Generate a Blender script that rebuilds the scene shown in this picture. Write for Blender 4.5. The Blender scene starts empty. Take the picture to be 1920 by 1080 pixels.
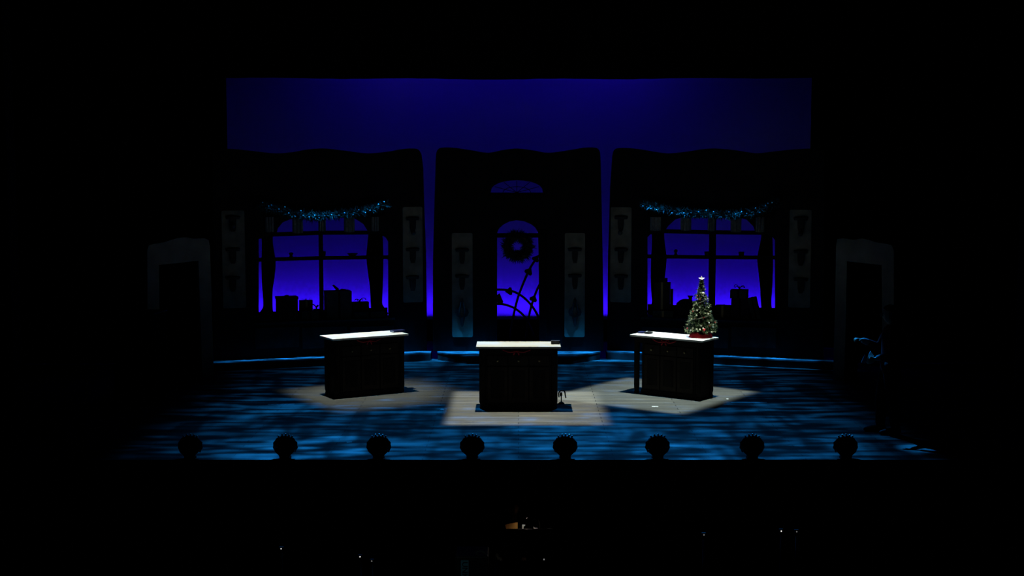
import bpy, bmesh, math, random
from mathutils import Vector, Matrix
from mathutils.geometry import tessellate_polygon

R = math.radians
scn = bpy.context.scene
COL = scn.collection
rnd = random.Random(7)

# ------------------------------------------------------------------ camera model
FPX = 2570.0
TH = math.atan(240 / FPX)
CH = 3.73
CT, ST = math.cos(TH), math.sin(TH)


def ray(u, v):
    cx = (u - 972) / FPX
    cy = (540 - v) / FPX
    return Vector((cx, CT + cy * ST, -ST + cy * CT))


def at_z(u, v, z):
    """world point on the horizontal plane z seen at pixel u,v"""
    d = ray(u, v)
    t = (z - CH) / d.z
    return Vector((d.x * t, d.y * t, z))


def at_y(u, v, y):
    d = ray(u, v)
    t = y / d.y
    return Vector((d.x * t, y, CH + d.z * t))


class Frame:
    """vertical plane of a set wall: origin on the floor plan, angle, local x along it, +y upstage"""

    def __init__(self, x, y, ang, z=0.0):
        self.o = Vector((x, y, z))
        self.a = ang
        self.ex = Vector((math.cos(ang), math.sin(ang), 0))
        self.ey = Vector((-math.sin(ang), math.cos(ang), 0))

    def on(self, u, v, d=0.0):
        """local (x, z) of the pixel on the plane lying d in front of the wall"""
        r = ray(u, v)
        c = Vector((0, 0, CH))
        p0 = self.o - self.ey * d
        t = (p0 - c).dot(self.ey) / r.dot(self.ey)
        p = c + r * t
        q = p - self.o
        return q.dot(self.ex), q.z

    def empty(self, name):
        e = bpy.data.objects.new(name, None)
        COL.objects.link(e)
        e.empty_display_size = 0.1
        e.location = self.o
        e.rotation_euler = (0, 0, self.a)
        return e


# ------------------------------------------------------------------ materials
MATS = {}


def mat(name, col, rough=0.7, spec=0.2, var=0.0, scale=8.0, bump=0.0, metal=0.0, emit=None, estr=0.0, stretch=None):
    if name in MATS:
        return MATS[name]
    m = bpy.data.materials.new(name)
    m.use_nodes = True
    nt = m.node_tree
    b = nt.nodes['Principled BSDF']
    b.inputs['Base Color'].default_value = (*col, 1)
    b.inputs['Roughness'].default_value = rough
    b.inputs['Specular IOR Level'].default_value = spec
    b.inputs['Metallic'].default_value = metal
    if emit:
        b.inputs['Emission Color'].default_value = (*emit, 1)
        b.inputs['Emission Strength'].default_value = estr
    if var > 0 or bump > 0:
        tc = nt.nodes.new('ShaderNodeTexCoord')
        mp = nt.nodes.new('ShaderNodeMapping')
        if stretch:
            mp.inputs['Scale'].default_value = stretch
        nz = nt.nodes.new('ShaderNodeTexNoise')
        nz.inputs['Scale'].default_value = scale
        nz.inputs['Detail'].default_value = 4
        nt.links.new(tc.outputs['Object'], mp.inputs['Vector'])
        nt.links.new(mp.outputs['Vector'], nz.inputs['Vector'])
        if var > 0:
            cr = nt.nodes.new('ShaderNodeValToRGB')
            cr.color_ramp.elements[0].position = 0.3
            cr.color_ramp.elements[1].position = 0.7
            cr.color_ramp.elements[0].color = (*[c * (1 - var) for c in col], 1)
            cr.color_ramp.elements[1].color = (*[min(1, c * (1 + var)) for c in col], 1)
            nt.links.new(nz.outputs['Fac'], cr.inputs['Fac'])
            nt.links.new(cr.outputs['Color'], b.inputs['Base Color'])
        if bump > 0:
            bp = nt.nodes.new('ShaderNodeBump')
            bp.inputs['Strength'].default_value = bump
            bp.inputs['Distance'].default_value = 0.02
            nt.links.new(nz.outputs['Fac'], bp.inputs['Height'])
            nt.links.new(bp.outputs['Normal'], b.inputs['Normal'])
    MATS[name] = m
    return m


BLACKCLOTH = mat('black_velour', (0.004, 0.004, 0.0045), 0.95, 0.0, 0.3, 30)
HOUSE = mat('dark_house_paint', (0.004, 0.004, 0.004), 0.9, 0.05, 0.3, 3)
WALLP = mat('dark_set_paint', (0.012, 0.012, 0.014), 0.9, 0.05, 0.35, 3)
WALLD = mat('darker_set_paint', (0.006, 0.006, 0.007), 0.9, 0.05, 0.3, 5)
WAIN = mat('wainscot_paint', (0.03, 0.032, 0.034), 0.85, 0.1, 0.3, 6)
PANEL = mat('pale_grey_panel_paint', (0.27, 0.25, 0.19), 0.85, 0.1, 0.25, 5, 0.1)
PORTAL = mat('grey_portal_paint', (0.21, 0.20, 0.165), 0.85, 0.1, 0.2, 4, 0.1)
ORNA = mat('dark_carved_wood', (0.02, 0.02, 0.018), 0.6, 0.2, 0.3, 20)
CURT = mat('dark_curtain_cloth', (0.006, 0.005, 0.006), 0.95, 0.0, 0.3, 30)
TAIL = mat('grey_valance_cloth', (0.22, 0.21, 0.19), 0.9, 0.05, 0.25, 25)
TOPW = mat('white_laminate_top', (0.82, 0.80, 0.74), 0.7, 0.15, 0.05, 5)
TOPC = mat('cream_wood_top', (0.30, 0.29, 0.24), 0.7, 0.15, 0.12, 4, stretch=(0.3, 3, 1))
WOOD = mat('black_stained_wood', (0.010, 0.008, 0.007), 0.75, 0.1, 0.35, 14, 0.1, stretch=(1, 1, 0.2))
WOOD2 = mat('dark_stained_drawer_wood', (0.018, 0.013, 0.010), 0.7, 0.15, 0.35, 14, 0.1, stretch=(0.2, 1, 1))
BRASS = mat('dull_brass', (0.25, 0.20, 0.10), 0.45, 0.4, metal=0.8)
REDR = mat('red_ribbon_satin', (0.55, 0.02, 0.04), 0.6, 0.3, 0.15, 20)
REDF = mat('red_felt', (0.30, 0.008, 0.014), 0.9, 0.05, 0.25, 30, 0.2)
NEEDLE = mat('fir_green', (0.030, 0.048, 0.016), 0.7, 0.2, 0.6, 35)
NEEDLE2 = mat('garland_green', (0.025, 0.05, 0.035), 0.6, 0.2, 0.6, 30)
BARK = mat('brown_bark', (0.06, 0.035, 0.02), 0.9, 0.1, 0.4, 20, 0.3)
GOLD = mat('pale_gold_glitter', (0.50, 0.45, 0.34), 0.5, 0.4, 0.15, 60)
CREAM = mat('cream_satin', (0.75, 0.66, 0.48), 0.5, 0.4, 0.15, 30)
SILV = mat('silver_glass', (0.75, 0.75, 0.72), 0.3, 0.5, metal=0.4)
REDG = mat('red_glass', (0.55, 0.03, 0.03), 0.3, 0.5)
BULB = mat('clear_bulb_glass', (0.5, 0.5, 0.48), 0.2, 0.6)
GLOBE = mat('smoked_globe_glass', (0.05, 0.055, 0.05), 0.25, 0.5)
BKPLAS = mat('black_plastic', (0.008, 0.008, 0.009), 0.6, 0.2, 0.2, 40)
NAVY = mat('navy_cover', (0.010, 0.012, 0.05), 0.7, 0.15, 0.2, 30)
METAL = mat('black_painted_metal', (0.010, 0.010, 0.011), 0.6, 0.2, 0.2, 40)
SHELLM = mat('dark_shell_metal', (0.012, 0.011, 0.010), 0.55, 0.3, 0.3, 25)
SHELL_GLINT = mat('shell_glint_metal', (0.85, 0.87, 0.88), 0.32, 0.5, metal=1.0)  # bright metal for the glints added along the shell tops
SKIN = mat('skin', (0.42, 0.24, 0.16), 0.6, 0.25, 0.1, 30)
HAIR = mat('dark_hair', (0.012, 0.008, 0.006), 0.8, 0.1, 0.4, 60)
JACKET = mat('dark_red_jacket', (0.05, 0.006, 0.008), 0.9, 0.05, 0.2, 40)
BLACKW = mat('black_garment', (0.006, 0.006, 0.007), 0.9, 0.05, 0.3, 40)
CUFF = mat('grey_shirt_cotton', (0.14, 0.145, 0.15), 0.85, 0.1, 0.1, 40)


def sheet(name, col, trans):
    m = bpy.data.materials.new(name)
    m.use_nodes = True
    nt = m.node_tree
    nt.nodes.clear()
    o = nt.nodes.new('ShaderNodeOutputMaterial')
    mx = nt.nodes.new('ShaderNodeMixShader')
    d = nt.nodes.new('ShaderNodeBsdfDiffuse')
    t = nt.nodes.new('ShaderNodeBsdfTranslucent')
    d.inputs['Color'].default_value = (*col, 1)
    t.inputs['Color'].default_value = (*col, 1)
    mx.inputs['Fac'].default_value = trans
    nt.links.new(d.outputs[0], mx.inputs[1])
    nt.links.new(t.outputs[0], mx.inputs[2])
    nt.links.new(mx.outputs[0], o.inputs[0])
    return m


PAGE = sheet('thin_white_page', (0.7, 0.72, 0.72), 0.4)
PAPER = mat('white_paper', (0.88, 0.88, 0.87), 0.8, 0.1, 0.05, 20)
MANILA = sheet('thin_manila_card', (0.62, 0.30, 0.09), 0.5)
TEAL = mat('teal_strip', (0.10, 0.28, 0.33), 0.7, 0.2, 0.1, 20)
TAPE = mat('white_floor_tape', (0.75, 0.76, 0.75), 0.6, 0.2, 0.15, 20)
GREYC = mat('grey_cloth', (0.25, 0.22, 0.19), 0.9, 0.05, 0.2, 20)
CYC = mat('white_cyclorama_cloth', (0.80, 0.80, 0.80), 0.95, 0.0, 0.02, 2)
GREENBOX = mat('dark_green_wrap', (0.05, 0.07, 0.05), 0.7, 0.15, 0.3, 9)
BROWNBOX = mat('dark_brown_wrap', (0.04, 0.035, 0.022), 0.7, 0.15, 0.3, 9)
PLUMBOX = mat('dark_plum_wrap', (0.03, 0.02, 0.03), 0.7, 0.15, 0.3, 9)
GREYBOX = mat('dark_grey_wrap', (0.05, 0.055, 0.05), 0.7, 0.15, 0.3, 9)
LEDM = mat('white_indicator_lamp', (0.8, 0.8, 0.8), 0.4, 0.3, emit=(1, 0.98, 0.95), estr=0.9)
LEDD = mat('dim_indicator_lamp', (0.5, 0.5, 0.5), 0.4, 0.3, emit=(1, 0.98, 0.95), estr=0.16)
PLAT = mat('grey_platform_paint', (0.15, 0.15, 0.15), 0.8, 0.1, 0.3, 6, 0.1)
RISER = mat('dark_riser_paint', (0.035, 0.033, 0.03), 0.85, 0.1, 0.3, 6)


def floor_material():
    m = bpy.data.materials.new('painted_stage_planks')
    m.use_nodes = True
    nt = m.node_tree
    b = nt.nodes['Principled BSDF']
    tc = nt.nodes.new('ShaderNodeTexCoord')
    br = nt.nodes.new('ShaderNodeTexBrick')
    br.inputs['Scale'].default_value = 1.0
    br.inputs['Brick Width'].default_value = 2.4
    br.inputs['Row Height'].default_value = 0.14
    br.inputs['Mortar Size'].default_value = 0.006
    br.inputs['Mortar Smooth'].default_value = 0.3
    br.inputs['Color1'].default_value = (0.125, 0.120, 0.105, 1)
    br.inputs['Color2'].default_value = (0.085, 0.084, 0.078, 1)
    br.inputs['Mortar'].default_value = (0.02, 0.02, 0.02, 1)
    nz = nt.nodes.new('ShaderNodeTexNoise')
    nz.inputs['Scale'].default_value = 3.0
    nz.inputs['Detail'].default_value = 6
    mp = nt.nodes.new('ShaderNodeMapping')
    mp.inputs['Scale'].default_value = (0.6, 4.0, 1)
    nt.links.new(tc.outputs['Object'], mp.inputs['Vector'])
    nt.links.new(mp.outputs['Vector'], nz.inputs['Vector'])
    nt.links.new(tc.outputs['Object'], br.inputs['Vector'])
    mx = nt.nodes.new('ShaderNodeMix')
    mx.data_type = 'RGBA'
    mx.blend_type = 'MULTIPLY'
    mx.inputs['Factor'].default_value = 1.0
    cr = nt.nodes.new('ShaderNodeValToRGB')
    cr.color_ramp.elements[0].position = 0.25
    cr.color_ramp.elements[0].color = (0.6, 0.6, 0.6, 1)
    cr.color_ramp.elements[1].position = 0.75
    cr.color_ramp.elements[1].color = (1.15, 1.15, 1.12, 1)
    nt.links.new(nz.outputs['Fac'], cr.inputs['Fac'])
    nt.links.new(br.outputs['Color'], mx.inputs['A'])
    nt.links.new(cr.outputs['Color'], mx.inputs['B'])
    nt.links.new(mx.outputs['Result'], b.inputs['Base Color'])
    b.inputs['Roughness'].default_value = 0.65
    b.inputs['Specular IOR Level'].default_value = 0.15
    return m


FLOORM = floor_material()


# ------------------------------------------------------------------ mesh helpers
class MB:
    def __init__(self):
        self.bm = bmesh.new()

    def faces(self, vs, fs, smooth=False):
        v = [self.bm.verts.new(p) for p in vs]
        for f in fs:
            try:
                face = self.bm.faces.new([v[i] for i in f])
                face.smooth = smooth
            except ValueError:
                pass
        return self

    def box(self, c, s, rz=0.0, rot=None):
        hx, hy, hz = s[0] / 2, s[1] / 2, s[2] / 2
        m = rot if rot is not None else Matrix.Rotation(rz, 3, 'Z')
        c = Vector(c)
        pts = [c + m @ Vector((x * hx, y * hy, z * hz)) for z in (-1, 1) for x, y in ((-1, -1), (1, -1), (1, 1), (-1, 1))]
        return self.faces(pts, [(3, 2, 1, 0), (4, 5, 6, 7), (0, 1, 5, 4), (1, 2, 6, 5), (2, 3, 7, 6), (3, 0, 4, 7)])

    def tube(self, pts, rad, n=8, cap=True, smooth=True):
        pts = [Vector(p) for p in pts]
        if not isinstance(rad, (list, tuple)):
            rad = [rad] * len(pts)
        vs, fs = [], []
        up = None
        for i, p in enumerate(pts):
            t = (pts[min(i + 1, len(pts) - 1)] - pts[max(i - 1, 0)]).normalized()
            if up is None:
                up = t.orthogonal().normalized()
            else:
                up = (up - t * up.dot(t))
                up = up.normalized() if up.length > 1e-6 else t.orthogonal().normalized()
            w = t.cross(up)
            for k in range(n):
                a = 2 * math.pi * k / n
                vs.append(p + (up * math.cos(a) + w * math.sin(a)) * rad[i])
        for i in range(len(pts) - 1):
            for k in range(n):
                k2 = (k + 1) % n
                fs.append((i * n + k, i * n + k2, (i + 1) * n + k2, (i + 1) * n + k))
        if cap:
            fs.append(tuple(reversed(range(n))))
            fs.append(tuple(range((len(pts) - 1) * n, len(pts) * n)))
        return self.faces(vs, fs, smooth)

    def lathe(self, prof, c=(0, 0, 0), n=16, smooth=True, a0=0.0, a1=2 * math.pi):
        full = abs(a1 - a0 - 2 * math.pi) < 1e-6
        m = n if full else n + 1
        vs, fs = [], []
        for r, z in prof:
            for k in range(m):
                a = a0 + (a1 - a0) * k / n
                vs.append((c[0] + r * math.cos(a), c[1] + r * math.sin(a), c[2] + z))
        for i in range(len(prof) - 1):
            for k in range(n):
                k2 = (k + 1) % m
                fs.append((i * m + k, i * m + k2, (i + 1) * m + k2, (i + 1) * m + k))
        if full:
            if prof[0][0] > 1e-5:
                fs.append(tuple(reversed(range(m))))
            if prof[-1][0] > 1e-5:
                fs.append(tuple(range((len(prof) - 1) * m, len(prof) * m)))
        return self.faces(vs, fs, smooth)

    def ball(self, c, r, n=10, sx=1, sy=1, sz=1):
        prof = []
        k = max(4, n // 2 + 1)
        vs, fs = [], []
        for i in range(k + 1):
            th = math.pi * i / k
            for j in range(n):
                a = 2 * math.pi * j / n
                vs.append((c[0] + r * sx * math.sin(th) * math.cos(a), c[1] + r * sy * math.sin(th) * math.sin(a), c[2] + r * sz * math.cos(th)))
        for i in range(k):
            for j in range(n):
                j2 = (j + 1) % n
                fs.append((i * n + j, (i + 1) * n + j, (i + 1) * n + j2, i * n + j2))
        return self.faces(vs, fs, True)

    def plate(self, outer, holes=(), y0=0.0, y1=0.05, plane='xz'):
        """thick plate cut from an outline with holes; outline in (x,z) local, thickness along y (or (x,y) with thickness along z)"""
        loops = [list(outer)] + [list(h) for h in holes]
        tri = tessellate_polygon([[Vector((p[0], p[1], 0)) for p in lp] for lp in loops])
        flat = [p for lp in loops for p in lp]
        if plane == 'xz':
            a = [self.bm.verts.new((p[0], y0, p[1])) for p in flat]
            b = [self.bm.verts.new((p[0], y1, p[1])) for p in flat]
        else:
            a = [self.bm.verts.new((p[0], p[1], y0)) for p in flat]
            b = [self.bm.verts.new((p[0], p[1], y1)) for p in flat]
        for t in tri:
            for vv, rev in ((a, False), (b, True)):
                ids = list(reversed(t)) if rev else list(t)
                try:
                    self.bm.faces.new([vv[i] for i in ids])
                except ValueError:
                    pass
        k = 0
        for lp in loops:
            n = len(lp)
            for i in range(n):
                j = (i + 1) % n
                try:
                    self.bm.faces.new([a[k + i], a[k + j], b[k + j], b[k + i]])
                except ValueError:
                    pass
            k += n
        return self

    def build(self, name, material, parent=None, loc=None, rz=None, bevel=0.0):
        bmesh.ops.remove_doubles(self.bm, verts=self.bm.verts, dist=1e-5)
        bmesh.ops.recalc_face_normals(self.bm, faces=self.bm.faces)
        me = bpy.data.meshes.new(name)
        self.bm.to_mesh(me)
        self.bm.free()
        o = bpy.data.objects.new(name, me)
        COL.objects.link(o)
        me.materials.append(material)
        if parent is not None:
            o.parent = parent
        if loc is not None:
            o.location = loc
        if rz is not None:
            o.rotation_euler = (0, 0, rz)
        if bevel > 0:
            bv = o.modifiers.new('edge', 'BEVEL')
            bv.width = bevel
            bv.segments = 2
            bv.limit_method = 'ANGLE'
        return o


def tag(o, label, cat, group=None, kind=None):
    o['label'] = label
    o['category'] = cat
    if group:
        o['group'] = group
    if kind:
        o['kind'] = kind
    return o


def struct(o):
    o['kind'] = 'structure'
    return o


def empty(name, loc=(0, 0, 0), rz=0.0):
    e = bpy.data.objects.new(name, None)
    COL.objects.link(e)
    e.empty_display_size = 0.1
    e.location = loc
    e.rotation_euler = (0, 0, rz)
    return e


def copy_tree(o, parent=None):
    c = o.copy()
    COL.objects.link(c)
    if parent is not None:
        c.parent = parent
    for ch in list(o.children):
        copy_tree(ch, c)
    return c


def smooth_path(pts, n=6):
    """Catmull-Rom through the points"""
    pts = [Vector(p) for p in pts]
    out = []
    for i in range(len(pts) - 1):
        p0, p1, p2, p3 = pts[max(i - 1, 0)], pts[i], pts[i + 1], pts[min(i + 2, len(pts) - 1)]
        for k in range(n):
            t = k / n
            out.append(0.5 * ((2 * p1) + (p2 - p0) * t + (2 * p0 - 5 * p1 + 4 * p2 - p3) * t * t + (3 * p1 - p0 - 3 * p2 + p3) * t ** 3))
    out.append(pts[-1])
    return out


# ------------------------------------------------------------------ the setting
LIP = 16.86
PIT = -1.70
# stage deck
struct(MB().box((0, (LIP + 31.0) / 2, -0.15), (19.0, 31.0 - LIP, 0.30)).build('floor', FLOORM))
struct(MB().box((0, LIP + 0.10, (PIT - 0.3) / 2), (19.0, 0.16, -PIT - 0.3)).build('trim_1', HOUSE))
struct(MB().box((0, 6.2, PIT - 0.1), (19.0, 21.4, 0.2)).build('floor_pit', HOUSE))
struct(MB().box((0, 31.1, 3.2), (19.4, 0.2, 9.8 + 0.2)).build('wall_back', HOUSE))
struct(MB().box((-9.6, 13.7, 3.2), (0.2, 35.0, 10.0)).build('wall_left', HOUSE))
struct(MB().box((9.6, 13.7, 3.2), (0.2, 35.0, 10.0)).build('wall_right', HOUSE))
struct(MB().box((0, 13.7, 8.3), (19.4, 35.0, 0.2)).build('ceiling', HOUSE))
# proscenium wall with its opening
prosc = MB()
prosc.plate([(-9.5, 0.0), (-9.5, 8.2), (9.5, 8.2), (9.5, 0.0), (6.45, 0.0), (6.45, 6.2), (-6.45, 6.2), (-6.45, 0.0)], y0=17.35, y1=17.65)
struct(prosc.build('wall_front', HOUSE))

# cyclorama
cy = MB()
cols = 40
vs, fs = [], []
for j in range(2):
    for i in range(cols + 1):
        vs.append((-8.0 + 16.0 * i / cols, 29.0, 0.0 if j == 0 else 7.6))
for i in range(cols):
    fs.append((i, i + 1, cols + 1 + i + 1, cols + 1 + i))
cy.box((0, 29.02, 3.8), (16.0, 0.03, 7.6))
tag(cy.build('cyclorama', CYC), 'huge plain backdrop cloth glowing deep blue behind the shop set', 'backdrop')


def drape(x0, x1, z0f, z1, y, name, fold=0.25, amp=0.05, thick=0.03):
    """hanging cloth with soft folds; z0f(x) is its lower edge"""
    n = max(8, int(abs(x1 - x0) / 0.06))
    vs, fs = [], []
    for side in (0, 1):
        for j in range(2):
            for i in range(n + 1):
                x = x0 + (x1 - x0) * i / n
                yy = y + amp * math.sin(2 * math.pi * x / fold) * (0.6 + 0.4 * math.sin(x * 3.1)) + side * thick
                vs.append((x, yy, z0f(x) if j == 0 else z1))
    w = n + 1
    for i in range(n):
        fs.append((i, i + 1, w + i + 1, w + i))
        fs.append((2 * w + i + 1, 2 * w + i, 3 * w + i, 3 * w + i + 1))
        fs.append((i + 1, i, 2 * w + i, 2 * w + i + 1))
        fs.append((w + i, w + i + 1, 3 * w + i + 1, 3 * w + i))
    for i in (0, n):
        fs.append((i, w + i, 3 * w + i, 2 * w + i))
    return MB().faces(vs, fs, True).build(name, BLACKCLOTH)


xl = at_y(424, 220, 27.0).x
xr = at_y(1521, 220, 27.0).x
tag(drape(-9.4, xl, lambda x: 0.02, 7.4, 27.0, 'masking_leg'), 'tall black masking curtain hiding the wing at left of blue backdrop', 'curtain', 'black masking legs')
tag(drape(xr, 9.4, lambda x: 0.02, 7.4, 27.0, 'masking_leg'), 'tall black masking curtain hiding the wing at right of blue backdrop', 'curtain', 'black masking legs')
tag(drape(-9.4, -5.95, lambda x: 0.02, 7.4, 24.85, 'masking_leg'), 'tall black masking curtain at the outer end of the left shop wall', 'curtain', 'black masking legs')
tag(drape(5.95, 9.4, lambda x: 0.02, 7.4, 24.95, 'masking_leg'), 'tall black masking curtain at the outer end of the right shop wall', 'curtain', 'black masking legs')
zb = at_y(972, 147.5, 26.6).z
tag(drape(-9.4, 9.4, lambda x: zb + 0.008 * math.sin(x * 2.3) + 0.028 * min(1.0, abs(x) / 6.0) - 0.01, 8.0, 26.6, 'border_curtain', 0.5, 0.04),
    'black border curtain hanging across the top above the blue backdrop', 'curtain')

# low black ground row that hides the foot of the backdrop
zg = at_y(972, 599, 28.15).z
gr = empty('ground_row', (0, 28.15, 0))
MB().box((0, 0, zg / 2), (15.0, 0.03, zg)).build('face_board', BLACKCLOTH, gr)
for x in (-6, -3, 0, 3, 6):
    MB().faces([(x - 0.02, 0.015, 0), (x + 0.02, 0.015, 0), (x + 0.02, 0.25, 0), (x - 0.02, 0.25, 0), (x - 0.02, 0.015, zg * 0.9), (x + 0.02, 0.015, zg * 0.9)],
               [(0, 1, 2, 3), (0, 3, 4), (1, 5, 2), (2, 5, 4, 3), (0, 4, 5, 1)]).build('brace', BLACKCLOTH, gr)
MB().box((0, 0.60, 0.155), (13.4, 0.02, 0.31)).build('strip_baffle', BLACKCLOTH, gr)  # added unseen baffle, keeps the foot strip off the lowest cloth
tag(gr, 'low black masking board along the foot of the blue backdrop', 'board')

# ------------------------------------------------------------------ platforms
FL = Frame(-1.70, 25.62, math.atan(0.34), 0.15)     # left shop wall (inner end at origin, wall runs to local -x)
FR = Frame(1.70, 25.70, -math.atan(0.315), 0.15)    # right shop wall
FC = Frame(0.0, 25.55, 0.0, 0.15)                   # middle wall


def platform(outline, label):
    e = empty('stage_platform', (0, 0, 0))
    MB().plate(outline, y0=0.125, y1=0.15, plane='xy').build('deck', PLAT, e)
    cx = sum(p[0] for p in outline) / len(outline)
    cyy = sum(p[1] for p in outline) / len(outline)
    ins = [(cx + (p[0] - cx) * 0.995, cyy + (p[1] - cyy) * 0.97) for p in outline]
    MB().plate(ins, y0=0.0, y1=0.125, plane='xy').build('riser', RISER, e)
    tag(e, label, 'platform', 'low platforms under the shop walls')
    return e


platform([(-5.75, 23.85), (-1.64, 25.36), (-1.64, 26.0), (-5.75, 24.75)], 'low grey platform under the left shop window wall')
platform([(-1.52, 25.45), (-0.95, 24.95), (0.95, 24.90), (1.54, 25.50), (1.54, 26.0), (-1.52, 26.0)], 'low grey platform bowed forward under the middle doorway wall')
platform([(1.66, 25.55), (5.85, 24.10), (5.85, 24.75), (1.66, 26.0)], 'low grey platform under the right shop window wall')

# ------------------------------------------------------------------ shop walls


def bracket(parent, x, z, w=0.26, lamp=False):
    """small half-round shelf on a tapering corbel, carved on a panel"""
    b = MB()
    n = 12
    prof = [(0.0, 0.0), (w / 2 * 0.9, 0.0), (w / 2, 0.03), (w / 2, 0.05), (0.0, 0.05)]
    vs, fs = [], []
    for r, zz in prof:
        for k in range(n + 1):
            a = math.pi + math.pi * k / n
            vs.append((x + r * math.cos(a), 0.45 * r * math.sin(a), z + zz))
    for i in range(len(prof) - 1):
        for k in range(n):
            fs.append((i * (n + 1) + k, i * (n + 1) + k + 1, (i + 1) * (n + 1) + k + 1, (i + 1) * (n + 1) + k))
    b.faces(vs, fs)
    b.plate([(x - 0.055, z), (x + 0.055, z), (x + 0.05, z - 0.14), (x + 0.03, z - 0.22), (x - 0.03, z - 0.22), (x - 0.05, z - 0.14)], y0=-0.05, y1=0.0)
    o = b.build('wall_bracket', ORNA, parent)
    return o


def diamond(parent, x, z, h=0.56, w=0.25):
    b = MB()
    pts = []
    for k in range(24):
        a = 2 * math.pi * k / 24
        r = 0.72 + 0.28 * math.cos(4 * a)
        pts.append((x + w / 2 * r * math.cos(a), z + h / 2 * r * math.sin(a)))
    hole = [(x + 0.035 * math.cos(2 * math.pi * k / 8), z + 0.10 * math.sin(2 * math.pi * k / 8) + 0.0) for k in range(8)]
    b.plate(pts, [hole], y0=-0.03, y1=0.0)
    for s in (-1, 1):
        b.tube([(x + s * 0.02, -0.02, z - s * 0.20), (x + s * 0.06, -0.03, z), (x + s * 0.02, -0.02, z + s * 0.20)], 0.012, 6)
    return b.build('diamond_ornament', ORNA, parent)


def panel(flat, fr, u0, v0, u1, v1, items, sconce=None):
    """raised pale panel between pixels, with carved ornaments"""
    x0, z1 = fr.on(u0, v0, 0.02)
    x1, _ = fr.on(u1, v0, 0.02)
    _, z0 = fr.on((u0 + u1) / 2, v1, 0.02)
    r = 0.03
    out = []
    for cx, cz, a0 in ((x1 - r, z1 - r, 0), (x0 + r, z1 - r, 90), (x0 + r, z0 + r, 180), (x1 - r, z0 + r, 270)):
        for k in range(5):
            a = R(a0 + 90 * k / 4)
            out.append((cx + r * math.cos(a), cz + r * math.sin(a)))
    p = MB().plate(out, y0=-0.02, y1=0.0).build('pilaster_panel', PANEL, flat)
    p.location = (0, 0, 0)
    for kind, v in items:
        x, z = fr.on((u0 + u1) / 2, v, 0.02)
        o = bracket(p, x, z) if kind == 't' else diamond(p, x, z)
        o.location = (0, -0.02, 0)
    if sconce is not None:
        x, z = fr.on((u0 + u1) / 2, sconce, 0.02)
        s = MB()
        s.ball((x, -0.085, z), 0.045, 12)
        s.tube([(x, -0.085, z + 0.04), (x, -0.085, z + 0.075), (x, -0.02, z + 0.085)], 0.012, 6)
        s.build('glass_globe', GLOBE, p)
    return p


def moulded(flat, fr, u0, v0, u1, v1, name='wainscot_panel', m=None):
    x0, z1 = fr.on(u0, v0, 0.0)
    x1, _ = fr.on(u1, v0, 0.0)
    _, z0 = fr.on((u0 + u1) / 2, v1, 0.0)
    b = MB().plate([(x0, z0), (x1, z0), (x1, z1), (x0, z1)], y0=-0.025, y1=0.0)
    return b.build(name, m or WAIN, flat, bevel=0.01)


def outline(fr, pts, d=0.0):
    return [fr.on(u, v, d) for u, v in pts]


def wavy(fr, pts, n=5):
    p = smooth_path([(u, v, 0) for u, v in pts], n)
    return [fr.on(q.x, q.y, 0) for q in p]


def wall_piece(name, fr, top, sides_bottom, holes, label):
    e = fr.empty(name)
    out = wavy(fr, top) + [(fr.on(u, v)[0], fr.on(u, v)[1] if v < 640 else 0.0) for u, v in sides_bottom]
    MB().plate(out, holes, 0.0, 0.05).build('wall_board', WALLP, e)
    tag(e, label, 'set wall', 'painted shop walls')
    return e


# left wall
L_top = [(398, 283), (424, 279), (455, 281), (490, 285), (520, 287.5), (550, 285), (580, 280), (610, 278.5), (650, 283), (690, 287.5), (730, 284), (755, 279.5), (775, 278.5), (785, 281), (790.5, 290)]
L_side = [(793.5, 315), (796, 400), (799, 480), (800.5, 600), (800.5, 660), (402, 690)]
L_hole_px = [(485, 602), (485, 448), (500, 446), (512, 440), (519, 437), (521, 428), (530, 417), (545, 411), (600, 408), (655, 408), (668, 411), (682, 420), (691, 434), (700, 440), (716, 441), (724, 445), (729, 453), (729, 602), (607, 602)]
wallL = wall_piece('scenic_flat', FL, L_top, L_side, [outline(FL, L_hole_px)], 'dark shop wall with wavy top and shop window on the left')
# right wall
R_side0 = [(1143.5, 315)]
R_top = [(1148, 292), (1151, 282), (1158, 278), (1175, 277.5), (1200, 280), (1230, 285), (1255, 287.5), (1290, 284), (1320, 279.5), (1345, 278.5), (1380, 282), (1410, 286.5), (1425, 287), (1460, 283), (1490, 280), (1521, 278.5), (1545, 281)]
R_side = [(1543, 690), (1139, 660), (1139, 600), (1140, 480), (1144, 350)]
R_hole_px = [(1213, 600), (1213, 445), (1218, 440), (1228, 437), (1246, 433), (1252, 424), (1265, 412), (1280, 407), (1330, 405), (1385, 407), (1400, 412), (1412, 424), (1416, 434), (1440, 440), (1448, 444), (1453, 450), (1453, 600), (1333, 600)]
wallR = wall_piece('scenic_flat', FR, R_top, R_side, [outline(FR, R_hole_px)], 'dark shop wall with wavy top and shop window on the right, behind the little tree')
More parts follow.
